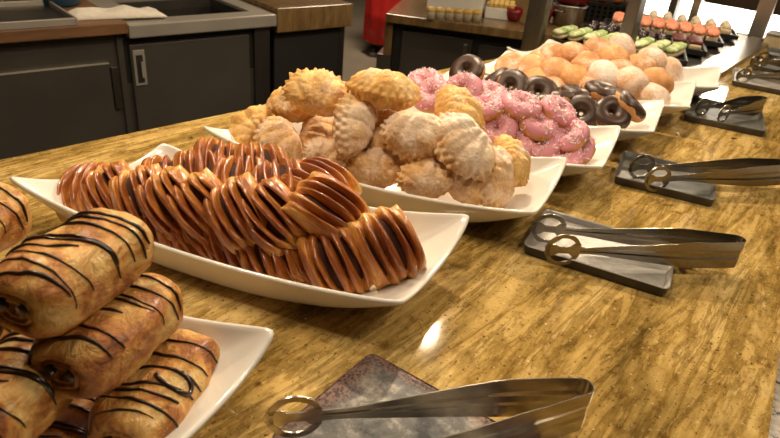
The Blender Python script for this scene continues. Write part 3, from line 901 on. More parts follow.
def make_tongs(P_end, heads, w_end, m, label, hd=.024, zend=None):
    """spring tongs: bent band at P_end, two arms to the pierced heads, band standing on edge"""
    root = empty('serving_tongs', (P_end.x, P_end.y, 0)); root['category'] = 'tongs'; root['label'] = label
    root['group'] = 'serving tongs on the trays'
    O = Vector((P_end.x, P_end.y, 0))
    dirs = [(h - P_end) for h in heads]
    mid = (dirs[0].normalized() + dirs[1].normalized()).normalized(); mid.z = 0; mid.normalize()
    side = Vector((-mid.y, mid.x, 0))
    if dirs[0].dot(side) < dirs[1].dot(side): heads = heads[::-1]; dirs = dirs[::-1]
    # spring bow: half circle then straight arms
    rb = .0095
    path = []
    c = P_end + mid * (rb + .002); c.z = P_end.z
    L = [h for h in heads]
    def arm(h, sg):
        s0 = c + side * (sg * rb)
        pts = []; ws = []
        stop = h - (h - s0).normalized() * hd * .9
        for i in range(26):
            t = i / 25
            p = s0.lerp(stop, t)
            # gently bowed out in the middle
            p += side * sg * .007 * math.sin(PI * t) * (1 - t)
            pts.append(p)
            w = w_end * (1 - .1 * t) if t < .3 else w_end * (.97 - .72 * min(1, (t - .3) / .6))
            ws.append(max(w, .010))
        return pts, ws
    a1, w1 = arm(heads[0], 1); a2, w2 = arm(heads[1], -1)
    bowp = []; bw = []
    for i in range(1, 12):
        q = PI / 2 + PI * i / 12
        bowp.append(c + mid * (rb * math.cos(q)) + side * (rb * math.sin(q))); bw.append(w_end)
    bowp.reverse(); 
    # a1 starts at +side, a2 at -side : order a1(reversed) -> bow(+side .. -side) -> a2
    bowp = sorted(bowp, key=lambda p: -(p - c).dot(side))
    pts = list(reversed(a1)) + bowp + a2; ws = list(reversed(w1)) + bw + w2
    V = []; Fc = []; th = .0011
    for i, p in enumerate(pts):
        t = pts[min(i + 1, len(pts) - 1)] - pts[max(i - 1, 0)]; t.z = 0; t.normalize()
        nn = Vector((-t.y, t.x, 0))
        g = .0007
        for (dz, dn) in ((-.5, 0), (-.18, 0), (-.08, g), (.08, g), (.18, 0), (.5, 0)):
            V.append(p - O + UP * (dz * ws[i]) + nn * (dn + th / 2))
        for (dz, dn) in ((.5, 0), (.18, 0), (.08, g), (-.08, g), (-.18, 0), (-.5, 0)):
            V.append(p - O + UP * (dz * ws[i]) + nn * (dn - th / 2))
    n = 12
    for i in range(len(pts) - 1):
        for j in range(n):
            k = (j + 1) % n
            Fc.append((i * n + j, i * n + k, (i + 1) * n + k, (i + 1) * n + j))
    Fc.append(tuple(range(n))); Fc.append(tuple(reversed(range((len(pts) - 1) * n, len(pts) * n))))
    me = mk('spring_band', V, Fc, False)
    obj('spring_band', me, m, root)
    for h, pts_, sg in ((heads[0], a1, 1), (heads[1], a2, -1)):
        d = h - pts_[-1]; ex = d.normalized(); ez = UP.copy(); ez = (ez - ex * ez.dot(ex)).normalized(); ey = ez.cross(ex)
        # pierced disc: outer ring with gap at the tip, central bone-shaped bridge, collar
        bm = bmesh.new()
        def plate(poly):
            f0 = []; f1 = []
            for x, z in poly:
                f0.append(bm.verts.new(h - O + ex * x + ez * z + ey * .0009)); f1.append(bm.verts.new(h - O + ex * x + ez * z - ey * .0009))
            k = len(poly)
            bm.faces.new(f0); bm.faces.new(list(reversed(f1)))
            for i in range(k): bm.faces.new((f0[i], f1[i], f1[(i + 1) % k], f0[(i + 1) % k]))
        ro, ri = hd, hd * .76
        K = 30
        for i in range(K):
            a0 = R(-180 + 24 + (360 - 48) * i / K) ; a1_ = R(-180 + 24 + (360 - 48) * (i + 1) / K)
            a0 += PI * 0; 
            # gap faces away from the arm: rotate so the opening points to +x
            b0, b1 = a0 + PI, a1_ + PI
            b0 += PI; b1 += PI
            rr0 = ri if True else ri
            plate([(-ro * math.cos(b0 + PI), ro * math.sin(b0 + PI)), (-ro * math.cos(b1 + PI), ro * math.sin(b1 + PI)), (-ri * math.cos(b1 + PI), ri * math.sin(b1 + PI)), (-ri * math.cos(b0 + PI), ri * math.sin(b0 + PI))])
        br = hd * .20
        plate([(-hd * .95, -hd * .42), (-hd * .55, -hd * .40), (-hd * .35, -br), (hd * .25, -br), (hd * .50, -hd * .36), (hd * .92, -hd * .40), (hd * 1.05, -hd * .16),
               (hd * .92, 0), (hd * 1.05, hd * .16), (hd * .92, hd * .40), (hd * .50, hd * .36), (hd * .25, br), (-hd * .35, br), (-hd * .55, hd * .40), (-hd * .95, hd * .42)])
        obj('pierced_head', bm_mesh('pierced_head', bm), m, root)
    return root
def tp(px, py, z): return at(px, py, z)
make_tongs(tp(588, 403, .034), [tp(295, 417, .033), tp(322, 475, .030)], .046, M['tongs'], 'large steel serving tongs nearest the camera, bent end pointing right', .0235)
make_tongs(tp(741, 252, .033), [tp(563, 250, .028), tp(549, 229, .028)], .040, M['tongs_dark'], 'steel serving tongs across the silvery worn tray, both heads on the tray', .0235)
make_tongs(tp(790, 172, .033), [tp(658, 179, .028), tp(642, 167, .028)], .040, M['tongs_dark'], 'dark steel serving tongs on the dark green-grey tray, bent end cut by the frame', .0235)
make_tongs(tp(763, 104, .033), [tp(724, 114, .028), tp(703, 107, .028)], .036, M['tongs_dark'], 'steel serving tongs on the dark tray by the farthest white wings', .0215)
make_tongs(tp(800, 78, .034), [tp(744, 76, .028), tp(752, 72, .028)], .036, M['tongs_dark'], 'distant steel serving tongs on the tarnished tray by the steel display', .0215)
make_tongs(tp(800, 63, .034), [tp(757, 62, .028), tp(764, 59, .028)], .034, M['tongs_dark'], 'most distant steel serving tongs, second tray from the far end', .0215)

# ------------------------------------------------------------------ steel display with platters
def prism(name, prof, x0, x1, m, parent=None):
    bm = bmesh.new()
    a = [bm.verts.new((x0, y, z)) for y, z in prof]; b = [bm.verts.new((x1, y, z)) for y, z in prof]
    bm.faces.new(a); bm.faces.new(list(reversed(b))); n = len(prof)
    for i in range(n): bm.faces.new((a[i], a[(i + 1) % n], b[(i + 1) % n], b[i]))
    return obj(name, bm_mesh(name, bm), m, parent)
disp = empty('chilled_display', (1.86, .36, 0)); props(disp, 'low steel display deck behind the far trays, carrying black platters', 'display')
prism('cold_well', [(.075, 0), (.075, .016), (.46, .024), (.46, 0)], .0, .87, M['steel_dark'], disp)
prism('front_ledge', [(0, .0), (0, .014), (.072, .018), (.072, 0)], -.10, .87, M['steel'], disp)
PY = R(19)
PX = [1.915, 2.115, 2.315, 2.515]
PO = Vector((0, .645, .025))
def on_platter(i, x, y, z): return Vector((PX[i], 0, 0)) + PO + Matrix.Rotation(PY, 3, 'Z') @ Vector((x, y, z))
def platter(i, label):
    t = empty('black_platter', on_platter(i, 0, 0, 0), (0, 0, PY)); props(t, label, 'platter', 'black platters on the steel display')
    bm = bmesh.new(); box(bm, -.070, .070, -.19, .19, .0, .010, .004); obj('platter_plate', bm_mesh('platter_plate', bm), M['black'], t)
    bm = bmesh.new()
    for q in ((-.075, .075, -.195, -.186), (-.075, .075, .186, .195), (-.075, -.068, -.186, .186), (.068, .075, -.186, .186)): box(bm, *q, .002, .018, .002)
    obj('platter_rim', bm_mesh('platter_rim', bm), M['black'], t)
    return t
plats = [platter(i, l) for i, l in enumerate(('black platter under the green lettuce sandwiches', 'black platter under the dark olives and brown rolls',
         'black platter under the salmon pieces', 'farthest black platter, under the pale cream pieces'))]
def make_green():
    root = empty('lettuce_sandwich'); root['category'] = 'sandwich'
    rnd = random.Random(5)
    def slug(L, w, h, z, wob):
        rings = []; n = 18
        for i in range(15):
            t = -1 + 2 * i / 14; e = (1 - abs(t) ** 5) ** .4 if abs(t) < 1 else .25
            rings.append([Vector((t * L / 2, w * e * math.cos(a) * (1 + wob * math.sin(7 * a + 9 * t)), z + h * e * math.sin(a) * (1 + wob * math.cos(5 * a + 7 * t)))) for a in (2 * PI * j / n for j in range(n))])
        return grid(rings, True, Vector((-L / 2, 0, z)), Vector((L / 2, 0, z)))
    obj('bread_roll', mk('bread_roll', *slug(.135, .019, .011, .011, .02)), M['bread'], root)
    obj('lettuce', mk('lettuce', *slug(.145, .019, .010, .024, .10)), M['lettuce'], root)
    return root
green = Kind(make_green)
gl = ['green lettuce sandwich at the very front end of the first platter', 'green lettuce sandwich at the right front of the first platter', 'green lettuce sandwich second from the right front of the first platter', 'green lettuce sandwich at the middle of the first platter, behind the shiny post',
      'green lettuce sandwich left of the shiny post, above the high buns', 'green lettuce sandwich second from the left end of the first platter', 'green lettuce sandwich next to the left end of the first platter', 'green lettuce sandwich at the left end of the first platter, by the flat post']
for i, lb in enumerate(gl):
    green.put(on_platter(0, .0, -.162 + i * .046, .012), yaw(2, (0, -4)), lb, 'lettuce sandwiches on the first platter')
def make_olive():
    o = obj('dark_olive', mk('dark_olive', *lathe([(.002, 0), (.009, .003), (.0125, .010), (.0115, .018), (.006, .024), (.001, .0255)], 14)), M['olive']); o['category'] = 'olive'; return o
ol = Kind(make_olive); rnd = random.Random(3)
for i in range(40):
    x = -.052 + .026 * (i % 5) + rnd.uniform(-.005, .005); y = -.06 + .031 * (i // 5) + rnd.uniform(-.005, .005)
    ol.put(on_platter(1, x, y, .013), yaw(i * 31), 'small dark olive in the heap behind the green lettuce sandwiches', 'dark olives on the second platter')
def make_brown():
    root = empty('meat_roll'); root['category'] = 'sandwich'
    bm = bmesh.new(); box(bm, -.055, .055, -.018, .018, 0, .016, .006); obj('bread_base', bm_mesh('bread_base', bm, True), M['bread'], root)
    bm = bmesh.new(); box(bm, -.05, .05, -.02, .02, .0145, .028, .006); obj('meat_topping', bm_mesh('meat_topping', bm, True), M['meat'], root)
    return root
br = Kind(make_brown)
for i, lb in enumerate(('brown meat canape at the front end of the second platter', 'brown meat canape behind the front one on the second platter')):
    br.put(on_platter(1, .0, -.16 + i * .048, .012), yaw(19), lb, 'meat canapes on the second platter')
def make_salmon():
    root = empty('salmon_canape'); root['category'] = 'canape'
    bm = bmesh.new(); box(bm, -.030, .030, -.018, .018, 0, .018, .005); obj('bread_base', bm_mesh('bread_base', bm, True), M['bread'], root)
    rings = []; n = 12
    for i in range(13):
        t = -1 + 2 * i / 12; e = (1 - t ** 6) ** .4 if abs(t) < 1 else .3
        rings.append([Vector((t * .033, .020 * e * math.cos(a), .026 + .004 * math.sin(t * 8) + .010 * e * math.sin(a))) for a in (2 * PI * j / n for j in range(n))])
    obj('salmon_slice', mk('salmon_slice', *grid(rings, True, Vector((-.033, 0, .026)), Vector((.033, 0, .026)))), M['salmon'], root)
    return root
sal = Kind(make_salmon)
rows = ('nearer', 'farther')
ordn = ['first', 'second', 'third', 'fourth', 'fifth', 'sixth', 'seventh', 'eighth']
for r_ in range(2):
    for i in range(8):
        sal.put(on_platter(2, -.033 + .067 * r_, -.160 + i * .044, .012), yaw(10 + 3 * (i % 3)), 'salmon canape %s from the front in the %s row of the third platter' % (ordn[i], rows[r_]), 'salmon canapes on the third platter')
def make_pale():
    root = empty('cream_canape'); root['category'] = 'canape'
    bm = bmesh.new(); box(bm, -.030, .030, -.017, .017, 0, .018, .005); obj('bread_base', bm_mesh('bread_base', bm, True), M['bread'], root)
    obj('cream_top', mk('cream_top', *lathe([(.004, .0165), (.015, .018), (.016, .026), (.009, .034), (.002, .038)], 14)), M['cream'], root)
    return root
pal = Kind(make_pale)
for r_ in range(2):
    for i in range(7):
        pal.put(on_platter(3, -.033 + .067 * r_, -.155 + i * .05, .012), yaw(14), 'pale cream canape %s from the front in the %s row of the farthest platter' % (ordn[i], rows[r_]), 'cream canapes on the farthest platter')

# posts of the guard
def post(x, y, w, d, z1, m, label, yw=0, name='guard_post'):
    t = empty(name, (x, y, 0), (0, 0, R(yw))); props(t, label, 'post', 'steel guard posts on the counter')
    boxo('post_bar', (-w / 2, w / 2, -d / 2, d / 2, .006, z1), m, t, .003)
    boxo('base_plate', (-w / 2 - .012, w / 2 + .012, -d / 2 - .012, d / 2 + .012, .0005, .007), m, t, .001)
    return t
post(1.66, .80, .030, .055, .9, M['steel_dark'], 'flat steel post nearest the camera, at the back of the bun dishes', 0)
post(1.768, .575, .05, .035, .9, M['steel_dark'], 'wide shiny post between the topmost bun and the green sandwiches', 0)
post(2.75, .745, .05, .03, .9, M['steel_dark'], 'narrow dark post behind the salmon canapes, left of its twin', 0)
post(2.75, .66, .045, .03, .9, M['steel'], 'narrow pale post behind the salmon canapes, right of its twin', 0)
post(2.762, .425, .02, .055, .9, M['steel'], 'brownish steel post in front of the glowing white panel', 0)

# low glass case at the far end, glowing panel beyond
t = empty('low_case', (2.66, .05, 0)); props(t, 'low pale case at the far end of the counter, below the glowing panel', 'case')
boxo('case_body', (0, .085, 0, .20, .0005, .045), M['bread'], t, .004)
boxo('case_body', (0, .085, .208, .33, .0005, .045), M['bread'], t, .004)
boxo('case_lid', (-.006, .09, 0, .33, .0452, .05), M['steel'], t, .001)
lp = empty('light_panel', (3.6, .35, -CT)); props(lp, 'glowing white panel beyond the far end of the counter', 'light panel')
boxo('panel_cabinet', (0, .25, -.75, .85, 0, CT - .11), M['wood_top'], lp)
boxo('lit_face', (.02, .06, -.72, .82, CT - .11, CT + .0), M['panel'], lp)
boxo('panel_hood', (.0, .25, -.75, .85, CT + .0005, CT + .10), M['wall'], lp)

# ------------------------------------------------------------------ sink units behind the aisle
YA = R(-9.5)
SO = Vector((.97, 1.75, -CT))
def unit(name, label, cat, along=0.0):
    o = empty(name, SO + Vector((math.cos(YA), math.sin(YA), 0)) * along, (0, 0, YA)); props(o, label, cat); return o
Z = CT
u1 = unit('wooden_worktop', 'brown wooden worktop at the left, over the dark steel cabinet', 'worktop')
boxo('top_slab', (-1.9, -.001, 0, .62, Z - .045, Z - .013), M['wood_top'], u1, .003)
u2 = unit('steel_cabinet', 'dark steel cabinet under the brown wooden worktop', 'cabinet')
boxo('cabinet_body', (-1.9, -.012, .035, .6, 0, Z - .047), M['cab'], u2, .002)
d = boxo('cabinet_door', (-.62, -.062, .022, .0345, .10, Z - .134), M['cab'], u2, .002)
boxo('door_edge', (-.62, -.060, .020, .034, Z - .1338, Z - .1315), M['bench'], d, .0004)
boxo('hinge', (-.056, -.036, .024, .0345, Z - .275, Z - .147), M['steel_dark'], u2, .001)
boxo('corner_trim', (-.03, -.0125, .026, .0345, 0, Z - .05), M['cab'], u2, .001)
u3 = unit('sink_bench', 'steel sink bench with a basin, right of the wooden worktop', 'sink')
bm = bmesh.new()
box(bm, 0.001, .505, 0, .075, Z - .06, Z - .020, .004)
box(bm, 0.001, .08, .075, .60, Z - .06, Z - .020); box(bm, .44, .505, .075, .60, Z - .06, Z - .020); box(bm, .08, .44, .36, .60, Z - .06, Z - .020)
obj('bench_top', bm_mesh('bench_top', bm), M['bench'], u3)
bm = bmesh.new()
box(bm, .08, .44, .075, .36, Z - .20, Z - .195); box(bm, .076, .08, .075, .36, Z - .20, Z - .03); box(bm, .44, .444, .075, .36, Z - .20, Z - .03)
box(bm, .08, .44, .071, .075, Z - .20, Z - .03); box(bm, .08, .44, .36, .364, Z - .20, Z - .03)
obj('basin', bm_mesh('basin', bm), M['steel_dark'], u3)
u4 = unit('sink_cabinet', 'dark steel cabinet with a recessed handle under the sink bench', 'cabinet')
boxo('cabinet_body', (-.0115, .49, .035, .6, 0, Z - .205), M['cab'], u4, .002)
boxo('cabinet_rail', (-.0115, .49, .035, .068, Z - .2045, Z - .062), M['cab_in'], u4, .001)
d = boxo('cabinet_door', (.004, .408, .020, .0345, .10, Z - .085), M['cab'], u4, .002)
boxo('door_handle', (.010, .046, .0165, .0198, Z - .210, Z - .100), M['bench'], d, .002)
boxo('handle_recess', (.018, .038, .014, .0168, Z - .200, Z - .115), M['cab_in'], d, .001)
boxo('handle_grip', (.030, .036, .009, .0145, Z - .185, Z - .135), M['bench'], d, .001)
boxo('side_trim', (.43, .49, .022, .0345, 0, Z - .064), M['steel_dark'], u4, .001)

# cloth, sheet pan and odds on the wooden worktop
def sk(al, dep, z): return SO + Vector((math.cos(YA) * al - math.sin(YA) * dep, math.sin(YA) * al + math.cos(YA) * dep, CT + z))
rings = []
for i in range(22):
    ring = []
    for j in range(12):
        x = -.14 + .28 * i / 21; y = -.05 + .10 * j / 11
        e = min(1, min(i, 21 - i) / 2.5) * min(1, min(j, 11 - j) / 2.0)
        ring.append(Vector((x + .008 * noise.noise(Vector((x * 9, y * 20, 3))), y * (1 + .25 * x * 3), .002 + e * (.016 + .014 * noise.noise(Vector((x * 16, y * 22, 0)))))))
    rings.append(ring)
V, Fc = grid(rings, False)
tow = obj('folded_cloth', mk('folded_cloth', V, Fc), M['cloth']); s = tow.modifiers.new('s', 'SOLIDIFY'); s.thickness = .005; s.offset = 1; bake(tow)
tow.location = sk(.0, .10, -.0125); tow.rotation_euler = (0, 0, YA - .06); props(tow, 'white folded cloth lying over the joint of worktop and sink', 'cloth')
pan = empty('sheet_pan', sk(-.40, .085, -.0125), (0, 0, YA)); props(pan, 'grey sheet pan on the brown wooden worktop', 'pan')
boxo('pan_floor', (-.38, .26, -.07, .18, 0, .006), M['steel_dark'], pan)
bm = bmesh.new(); box(bm, -.38, .26, -.078, -.0701, 0, .020, .002); box(bm, -.38, .26, .1801, .187, 0, .020, .002); box(bm, .2601, .267, -.078, .187, 0, .020, .002)
obj('pan_rim', bm_mesh('pan_rim', bm), M['bench'], pan)
def pot(name, loc, r, h, m, label, cat):
    t = empty(name, loc); props(t, label, cat)
    obj('pot_body', mk('pot_body', *lathe([(r * .8, 0), (r * .97, h * .05), (r, h * .9), (r * 1.06, h), (r * .93, h * .99), (r * .9, h * .2), (r * .5, h * .12)], 28)), m, t)
    for sg in (-1, 1):
        obj('pot_handle', mk('pot_handle', *tube([Vector((sg * r * .98, -.02, h * .7)), Vector((sg * (r + .02), -.015, h * .72)), Vector((sg * (r + .02), .015, h * .72)), Vector((sg * r * .98, .02, h * .7))], .004, 8)), M['steel_dark'], t)
    return t
def rack(loc, label):
    t = empty('wire_rack', loc, (0, 0, YA)); props(t, label, 'rack')
    def w(name, pts, r=.0025): obj(name, mk(name, *tube([Vector(p) for p in pts], r, 6)), M['steel'], t)
    for x in (-.12, -.04, .04, .12):
        w('wire_loop', [(x + .035 * math.cos(q), 0, .04 + .035 * math.sin(q)) for q in (i / 16 * PI for i in range(17))])
    w('rail', [(-.17, 0, .004), (.17, 0, .004)], .004); w('rail', [(-.17, .05, .004), (.17, .05, .004)], .004)
    for x in (-.15, .15): w('cross_bar', [(x, 0, .004), (x, .05, .004)], .004)
    return t
rack(sk(-.22, .33, -.0125), 'steel wire rack behind the sheet pan, left of the blue tub')
pot('dark_pot', sk(-.62, .42, -.0125), .10, .13, M['steel_dark'], 'dark metal pot behind the sheet pan at the left edge', 'pot')
t = empty('blue_tub', sk(-.10, .30, -.0125)); props(t, 'blue plastic tub behind the white cloth', 'tub')
obj('tub_body', mk('tub_body', *lathe([(.05, 0), (.062, .006), (.07, .075), (.074, .085), (.066, .083), (.06, .01), (.02, .008)], 26)), M['blue'], t)
obj('tub_rim', mk('tub_rim', *lathe([(.070, .080), (.076, .080), (.076, .088), (.070, .088)], 26)), M['steel'], t)
boxo('splash_board', (-1.9, .05, .70, .72, 0, 1.15), M['wall'], unit('splash_wall', 'dark board standing behind worktop and sink', 'board'))

# brown granite counter between sink and far counter
bc = empty('granite_bar', (1.43, 1.68, -CT), (0, 0, R(-9.5))); props(bc, 'brown granite bar with a dark front, right of the sink bench', 'counter')
boxo('bar_top', (.046, .375, .0, .75, CT - .085, CT - .003), M['brown_granite'], bc, .003)
boxo('bar_top', (-.36, .0455, .535, .75, CT - .085, CT - .003), M['brown_granite'], bc, .003)
boxo('bar_front', (.052, .34, .03, .70, 0, CT - .0855), M['cab_in'], bc, .002)
boxo('corner_leg', (.341, .365, .03, .08, 0, CT - .0855), M['steel_dark'], bc, .002)

# far counter across the aisle
E2 = math.atan2(-.8810162, .4730861)
FO = Vector((2.0379, 1.6517, -CT))
fc = empty('service_counter', FO, (0, 0, E2)); props(fc, 'service counter with granite top and black cupboard front, across the aisle', 'counter')
# local x runs to the right along its front, local y runs away from the camera
boxo('stone_top', (.0, .96, 0, .85, CT - .100, CT - .066), M['brown_granite'], fc, .003)
boxo('cupboard_front', (.03, .92, .06, .80, 0, CT - .1005), M['cab_in'], fc, .002)
boxo('end_panel', (-.004, .0295, .03, .80, CT - .24, CT - .1005), M['brown_granite'], fc, .002)
boxo('end_plinth', (-.03, .0295, .03, .80, 0, CT - .2405), M['cab'], fc, .002)
dd = boxo('cupboard_door', (.07, .365, .045, .0595, .08, CT - .135), M['cab'], fc, .002)
d2 = boxo('cupboard_door', (.395, .75, .045, .0595, .08, CT - .155), M['cab'], fc, .002)
boxo('door_latch', (.330, .350, .035, .0445, CT - .20, CT - .155), M['steel'], dd, .002)
boxo('door_top_edge', (.400, .75, .040, .0595, CT - .1545, CT - .149), M['steel_dark'], fc, .0005)
def fk(x, y, z=0.0): 
    return FO + Vector((math.cos(E2) * x - math.sin(E2) * y, math.sin(E2) * x + math.cos(E2) * y, CT - .066 + z))
def fpx(px, py): return at(px, py, -.066)
wb = empty('white_bin', fpx(454, 17.5) , (0, 0, E2)); props(wb, 'white plastic bin on the service counter behind the yellow cups', 'bin')
boxo('bin_body', (-.12, .11, .0, .20, .0005, .11), M['white'], wb, .004)
boxo('bin_rim', (-.125, .115, -.004, .205, .1102, .118), M['white'], wb, .002)
wb2 = empty('white_crate', fpx(497, 19.5), (0, 0, E2)); props(wb2, 'lower white crate with golden food on top, right of the white bin', 'crate')
boxo('crate_body', (-.055, .07, .0, .16, .0005, .045), M['white'], wb2, .003)
bm = bmesh.new()
for i in range(5): box(bm, -.045 + .022 * i, -.025 + .022 * i, .01, .15, .0452, .062, .004)
obj('golden_food', bm_mesh('golden_food', bm), M['yellow'], wb2)
def make_cup():
    root = empty('custard_cup'); root['category'] = 'cup'
    obj('cup_body', mk('cup_body', *lathe([(.013, 0), (.016, .001), (.020, .030), (.0195, .031)], 16)), M['cup'], root)
    obj('custard', mk('custard', *lathe([(.0185, .0305), (.0205, .032), (.018, .043), (.009, .048), (.001, .049)], 16)), M['yellow'], root)
    return root
cup = Kind(make_cup)
for i in range(6):
    cup.put(fpx(430 + 9.2 * i, 19.0 + .55 * i), yaw(0), 'yellow custard cup %s from the left in front of the white bin' % ordn[i], 'custard cups on the service counter')
def bowl(p, r, h, label):
    t = empty('red_bowl', p); props(t, label, 'bowl', 'red bowls on the service counter')
    obj('bowl_body', mk('bowl_body', *lathe([(r * .5, 0), (r * .8, h * .12), (r, h * .6), (r * .95, h), (r * .88, h * .98), (r * .85, h * .5), (r * .4, h * .3)], 24)), M['redbowl'], t)
    return t
bowl(fpx(513, 21), .035, .055, 'dark red glass bowl left of the flat steel post')
bowl(fpx(543, 23), .032, .055, 'dark red glass bowl right of the flat steel post')
pt = pot('steel_pot', fpx(565, 24), .075, .085, M['steel'], 'round steel pot on the service counter, under a red dish', 'pot')
t = empty('red_dish', fpx(565, 24) + Vector((0, 0, .087))); props(t, 'red dish sitting on top of the round steel pot', 'dish')
obj('dish_body', mk('dish_body', *lathe([(.05, 0), (.078, .012), (.082, .05), (.076, .052), (.07, .02), (.03, .012)], 26)), M['redbowl'], t)
bk = empty('dark_basket', fpx(604, 25), (0, 0, E2)); props(bk, 'black perforated basket on the service counter, under orange pastries', 'basket')
bm = bmesh.new()
for i in range(11): box(bm, -.13 + .025 * i, -.118 + .025 * i, -.006, .0, .0005, .085)
for k in range(5): box(bm, -.13, .132, -.004, .002, .0005 + .019 * k, .0085 + .019 * k)
box(bm, -.13, .132, .15, .156, .0005, .085); box(bm, -.134, -.130, -.006, .156, .0005, .085); box(bm, .132, .136, -.006, .156, .0005, .085)
obj('basket_walls', bm_mesh('basket_walls', bm), M['black'], bk)
boxo('basket_lid', (-.134, .136, -.006, .156, .0855, .090), M['black'], bk, .001)
def make_op():
    rings = []; n = 14
    for i in range(11):
        t_ = -1 + 2 * i / 10; e = (1 - t_ ** 4) ** .5 if abs(t_) < 1 else .2
        rings.append([Vector((t_ * .042, .026 * e * math.cos(a), .019 + .018 * e * math.sin(a) * (1 + .1 * math.sin(9 * t_)))) for a in (2 * PI * j / n for j in range(n))])
    o = obj('orange_pastry', mk('orange_pastry', *grid(rings, True, Vector((-.042, 0, .019)), Vector((.042, 0, .019)))), M['orange']); o['category'] = 'pastry'; return o
op = Kind(make_op)
bb = fpx(604, 25) + Vector((0, 0, .0902))
ex = Vector((math.cos(E2), math.sin(E2), 0)); ey = Vector((-math.sin(E2), math.cos(E2), 0))
for i in range(4):
    op.put(bb + ex * (-.095 + .064 * i) + ey * .04, Quaternion((0, 0, 1), E2 + PI / 2), 'orange glazed pastry %s from the left on the black basket' % ordn[i], 'orange pastries on the black basket')

# ------------------------------------------------------------------ person in red
def person():
    px, py = 4.085, 3.30
    root = empty('person', (px, py, -CT), (0, 0, R(-75))); props(root, 'person in a long red dress and dark shoes, standing beyond the service counter', 'person')
    J = {'pel': (0, 0, .92), 'sp': (0, 0, 1.12), 'ch': (0, 0, 1.32), 'nk': (0, 0, 1.44), 'hd': (0, .01, 1.56), 'tp': (0, .0, 1.66)}
    R_ = {'pel': .12, 'sp': .10, 'ch': .115, 'nk': .05, 'hd': .085, 'tp': .06}
    E_ = [('pel', 'sp'), ('sp', 'ch'), ('ch', 'nk'), ('nk', 'hd'), ('hd', 'tp')]
    for s, n in ((-1, 'l'), (1, 'r')):
        for k, p, r in (('hip', (.085 * s, 0, .86), .085), ('kn', (.085 * s, .015, .48), .055), ('an', (.075 * s, -.01, .085), .034), ('ft', (.082 * s, .10, .035), .030),
                        ('sh', (.17 * s, 0, 1.36), .055), ('el', (.22 * s, -.01, 1.08), .038), ('wr', (.22 * s, .10, .86), .026), ('hn', (.215 * s, .13, .80), .03)):
            J[k + n] = p; R_[k + n] = r
        E_ += [('pel', 'hip' + n), ('hip' + n, 'kn' + n), ('kn' + n, 'an' + n), ('an' + n, 'ft' + n), ('ch', 'sh' + n), ('sh' + n, 'el' + n), ('el' + n, 'wr' + n), ('wr' + n, 'hn' + n)]
        for f in range(5):
            x = .215 * s + (-.018 + .009 * f) * s; L = (.045, .07, .075, .07, .055)[f]
            if f == 0: x -= .012 * s
            J['f%d%s' % (f, n)] = (x, .14 + .012, .80 - L * .75); R_['f%d%s' % (f, n)] = .0085
            E_.append(('hn' + n, 'f%d%s' % (f, n)))
    ks = list(J); me = bpy.data.meshes.new('body'); me.from_pydata([J[k] for k in ks], [(ks.index(a), ks.index(b)) for a, b in E_], [])
    o = obj('body', me, None, root)
    sm = o.modifiers.new('skin', 'SKIN')
    for i, k in enumerate(ks):
        me.skin_vertices[0].data[i].radius = (R_[k], R_[k])
        me.skin_vertices[0].data[i].use_root = (k == 'pel')
    o.modifiers.new('sub', 'SUBSURF').levels = 2
    bake(o); o.data.materials.clear(); o.data.materials.append(M['skin'])
    for p in o.data.polygons: p.use_smooth = True
    n = 48; rings = []
    for z, rx, ry, fl in ((1.42, .09, .07, 0), (1.38, .19, .10, 0), (1.28, .185, .135, 0), (1.12, .145, .125, 0), (1.02, .150, .135, .0), (.90, .185, .165, .01), (.6, .175, .16, .03), (.35, .175, .16, .05), (.12, .178, .165, .06), (.122, .170, .158, .06), (.5, .165, .15, .03)):
        rings.append([Vector((rx * math.cos(a) * (1 + fl * math.sin(9 * a)), ry * math.sin(a) * (1 + fl * math.sin(9 * a)), z)) for a in (2 * PI * j / n for j in range(n))])
    V, Fc = grid(rings); obj('red_dress', mk('red_dress', V, Fc), M['red'], root)
    for s in (-1, 1):
        rings = []; m = 14
        for i in range(11):
            t_ = -1 + 2 * i / 10; e = (1 - abs(t_) ** 3.5) ** .45 if abs(t_) < 1 else .15
            rings.append([Vector((.08 * s + .042 * e * math.cos(a), .055 + t_ * .125, .016 + max(-.012, (.055 - .02 * t_) * e * math.sin(a)))) for a in (2 * PI * j / m for j in range(m))])
        V, Fc = grid(rings, True, Vector((.08 * s, -.07, .02)), Vector((.08 * s, .18, .02)))
        sh = obj('shoe', mk('shoe', V, Fc), M['shoe'], root)
        pl = [(.08 * s + .046 * math.cos(a), .055 + .132 * math.sin(a)) for a in (2 * PI * j / 24 for j in range(24))]
        bm = bmesh.new(); slab(bm, pl, .0005, .016); obj('shoe_sole', bm_mesh('shoe_sole', bm), M['sole'], sh)
    rings = []
    for i in range(1, 12):
        f = -.5 + (PI / 2 + .5) * i / 12
        rings.append([Vector((.092 * math.cos(f) * math.cos(a), -.02 + .10 * math.cos(f) * math.sin(a), 1.585 + .105 * math.sin(f))) for a in (2 * PI * j / 24 for j in range(24))])
    V, Fc = grid(rings, True, None, Vector((0, -.02, 1.69))); obj('hair', mk('hair', V, Fc), M['hair'], root)
    vf = lathe([(.001, 0), (.008, .004), (.010, .012), (.001, .022)], 10)
    for nm, p, m_, sc in (('nose', (0, .098, 1.545), M['skin'], 1), ('eye', (-.03, .086, 1.575), M['white'], .8), ('eye', (.03, .086, 1.575), M['white'], .8), ('mouth', (0, .088, 1.51), M['red'], .8), ('ear', (-.088, 0, 1.55), M['skin'], 1.2), ('ear', (.088, 0, 1.55), M['skin'], 1.2)):
        q = obj(nm, mk(nm, *vf), m_, root); q.location = p; q.scale = (sc,) * 3
person()

